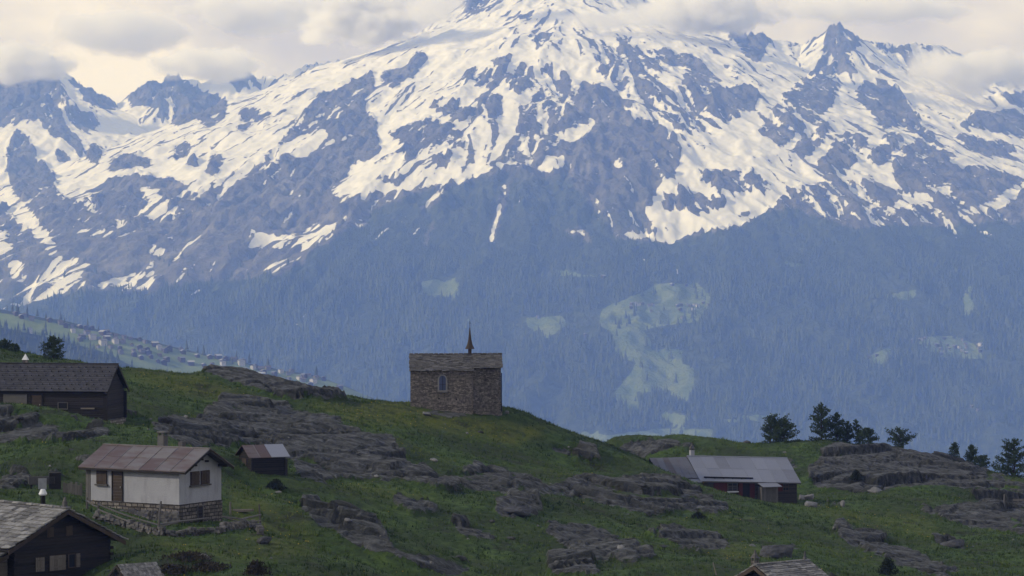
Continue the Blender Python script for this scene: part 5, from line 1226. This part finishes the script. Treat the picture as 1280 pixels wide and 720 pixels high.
village('alone on the wooded opposite slope', 'lone huts on the opposite slope', [(672, 398), (732, 421), (754, 347), (756, 346), (845, 504), (762, 503), (1215, 540 - 30), (1222, 513)], M, 6500, 8700, 6, (5, 1, 1, 4))
# ------------------------------------------------------------------ clouds: volumes of vapour, some hanging on the peaks, one unseen, added to shade the near hill
def cloud(label, c, size, dens, seed, freq=3.2, edge=.3, detail=5):
    me = bpy.data.meshes.new('cloud'); nu, nv = 24, 12; vs = [(0, 0, 1)] + [(sin(pi * j / nv) * cos(2 * pi * i / nu), sin(pi * j / nv) * sin(2 * pi * i / nu), cos(pi * j / nv)) for j in range(1, nv) for i in range(nu)] + [(0, 0, -1)]
    fs = [(0, 1 + i, 1 + (i + 1) % nu) for i in range(nu)] + [(1 + (j - 1) * nu + i, 1 + j * nu + i, 1 + j * nu + (i + 1) % nu, 1 + (j - 1) * nu + (i + 1) % nu) for j in range(1, nv - 1) for i in range(nu)] + [(len(vs) - 1, 1 + (nv - 2) * nu + (i + 1) % nu, 1 + (nv - 2) * nu + i) for i in range(nu)]
    me.from_pydata(vs, [], fs); o = bpy.data.objects.new('cloud', me); COL.objects.link(o); o.location = c; o.scale = size
    t = bpy.data.materials.new('cloud_vapour'); t.use_nodes = True; n, l = t.node_tree.nodes, t.node_tree.links; n.clear()
    def nd(tp, **k):
        q = n.new(tp)
        for a, b in k.items(): setattr(q, a, b)
        return q
    pv = nd('ShaderNodeVolumePrincipled'); om = nd('ShaderNodeOutputMaterial'); pv.inputs['Color'].default_value = (.995, .995, .995, 1); pv.inputs['Anisotropy'].default_value = .1
    if seed is None: pv.inputs['Density'].default_value = dens
    else:
        tc = nd('ShaderNodeTexCoord'); ln = nd('ShaderNodeVectorMath', operation='LENGTH'); l.new(tc.outputs['Object'], ln.inputs[0])
        mp = nd('ShaderNodeMapping'); k = freq / max(size); mp.inputs['Scale'].default_value = (size[0] * k, size[1] * k, size[2] * k * 1.5); mp.inputs['Location'].default_value = (seed * 3.7, seed * 1.3, seed * 2.1); l.new(tc.outputs['Object'], mp.inputs[0])
        ns = nd('ShaderNodeTexNoise'); ns.inputs['Scale'].default_value = 1; ns.inputs['Detail'].default_value = detail; ns.inputs['Roughness'].default_value = .55; l.new(mp.outputs[0], ns.inputs['Vector'])
        fall = nd('ShaderNodeMapRange'); l.new(ln.outputs['Value'], fall.inputs[0])
        for i, q in enumerate((.2, 1., .52, -.22)): fall.inputs[i + 1].default_value = q
        a = nd('ShaderNodeMath', operation='ADD'); l.new(ns.outputs[0], a.inputs[0]); l.new(fall.outputs[0], a.inputs[1])
        m = nd('ShaderNodeMapRange', interpolation_type='SMOOTHSTEP'); l.new(a.outputs[0], m.inputs[0])
        for i, q in enumerate((.55, .55 + edge, 0, dens)): m.inputs[i + 1].default_value = q
        l.new(m.outputs[0], pv.inputs['Density'])
    l.new(pv.outputs[0], om.inputs['Volume']); me.materials.append(t)
    return tag(o, label, None, None, 'stuff')
for i, (px, py, Y, sx, sy, sz, d) in enumerate(((22, 80, 10250, 320, 170, 110, .04), (262, 80, 10350, 300, 150, 95, .035), (150, 40, 10750, 420, 170, 130, .02), (455, 22, 9650, 330, 150, 150, .06), (540, 12, 9560, 170, 110, 95, .018), (810, 20, 9500, 190, 110, 80, .014), (890, 14, 9600, 340, 160, 130, .05), (1215, 88, 9850, 380, 180, 115, .03), (1100, 12, 10500, 500, 150, 90, .03), (745, 24, 9450, 230, 110, 55, .014), (640, -15, 9600, 300, 120, 60, .02), (330, 15, 10700, 500, 170, 120, .03))):
    cloud('pale cloud hanging on the peaks', P(px, py, Y), (sx, sy, sz), d, i + 1)
cloud('unseen cloud added high overhead to shade the near hillside', TO_SUN * 2700 + Vector((0, 250, 0)), (640, 640, 130), .0012, None)  # out of view, added toward the sun to dim the near hillside

# ------------------------------------------------------------------ the air
t = bpy.data.materials.new('haze_air'); t.use_nodes = True; t.node_tree.nodes.clear()
pv = t.node_tree.nodes.new('ShaderNodeVolumePrincipled'); om = t.node_tree.nodes.new('ShaderNodeOutputMaterial')
pv.inputs['Color'].default_value = (.23, .395, 1.0, 1); pv.inputs['Absorption Color'].default_value = (1, 1, 1, 1)
pv.inputs['Density'].default_value = HAZE_DENSITY
t.node_tree.links.new(pv.outputs[0], om.inputs['Volume'])
b = MB(); b.box(-9400, 9400, -120, 12500, -1000, 1250); o = b.build('haze', t); tag(o, 'blue summer haze filling the valley', None, None, 'stuff')
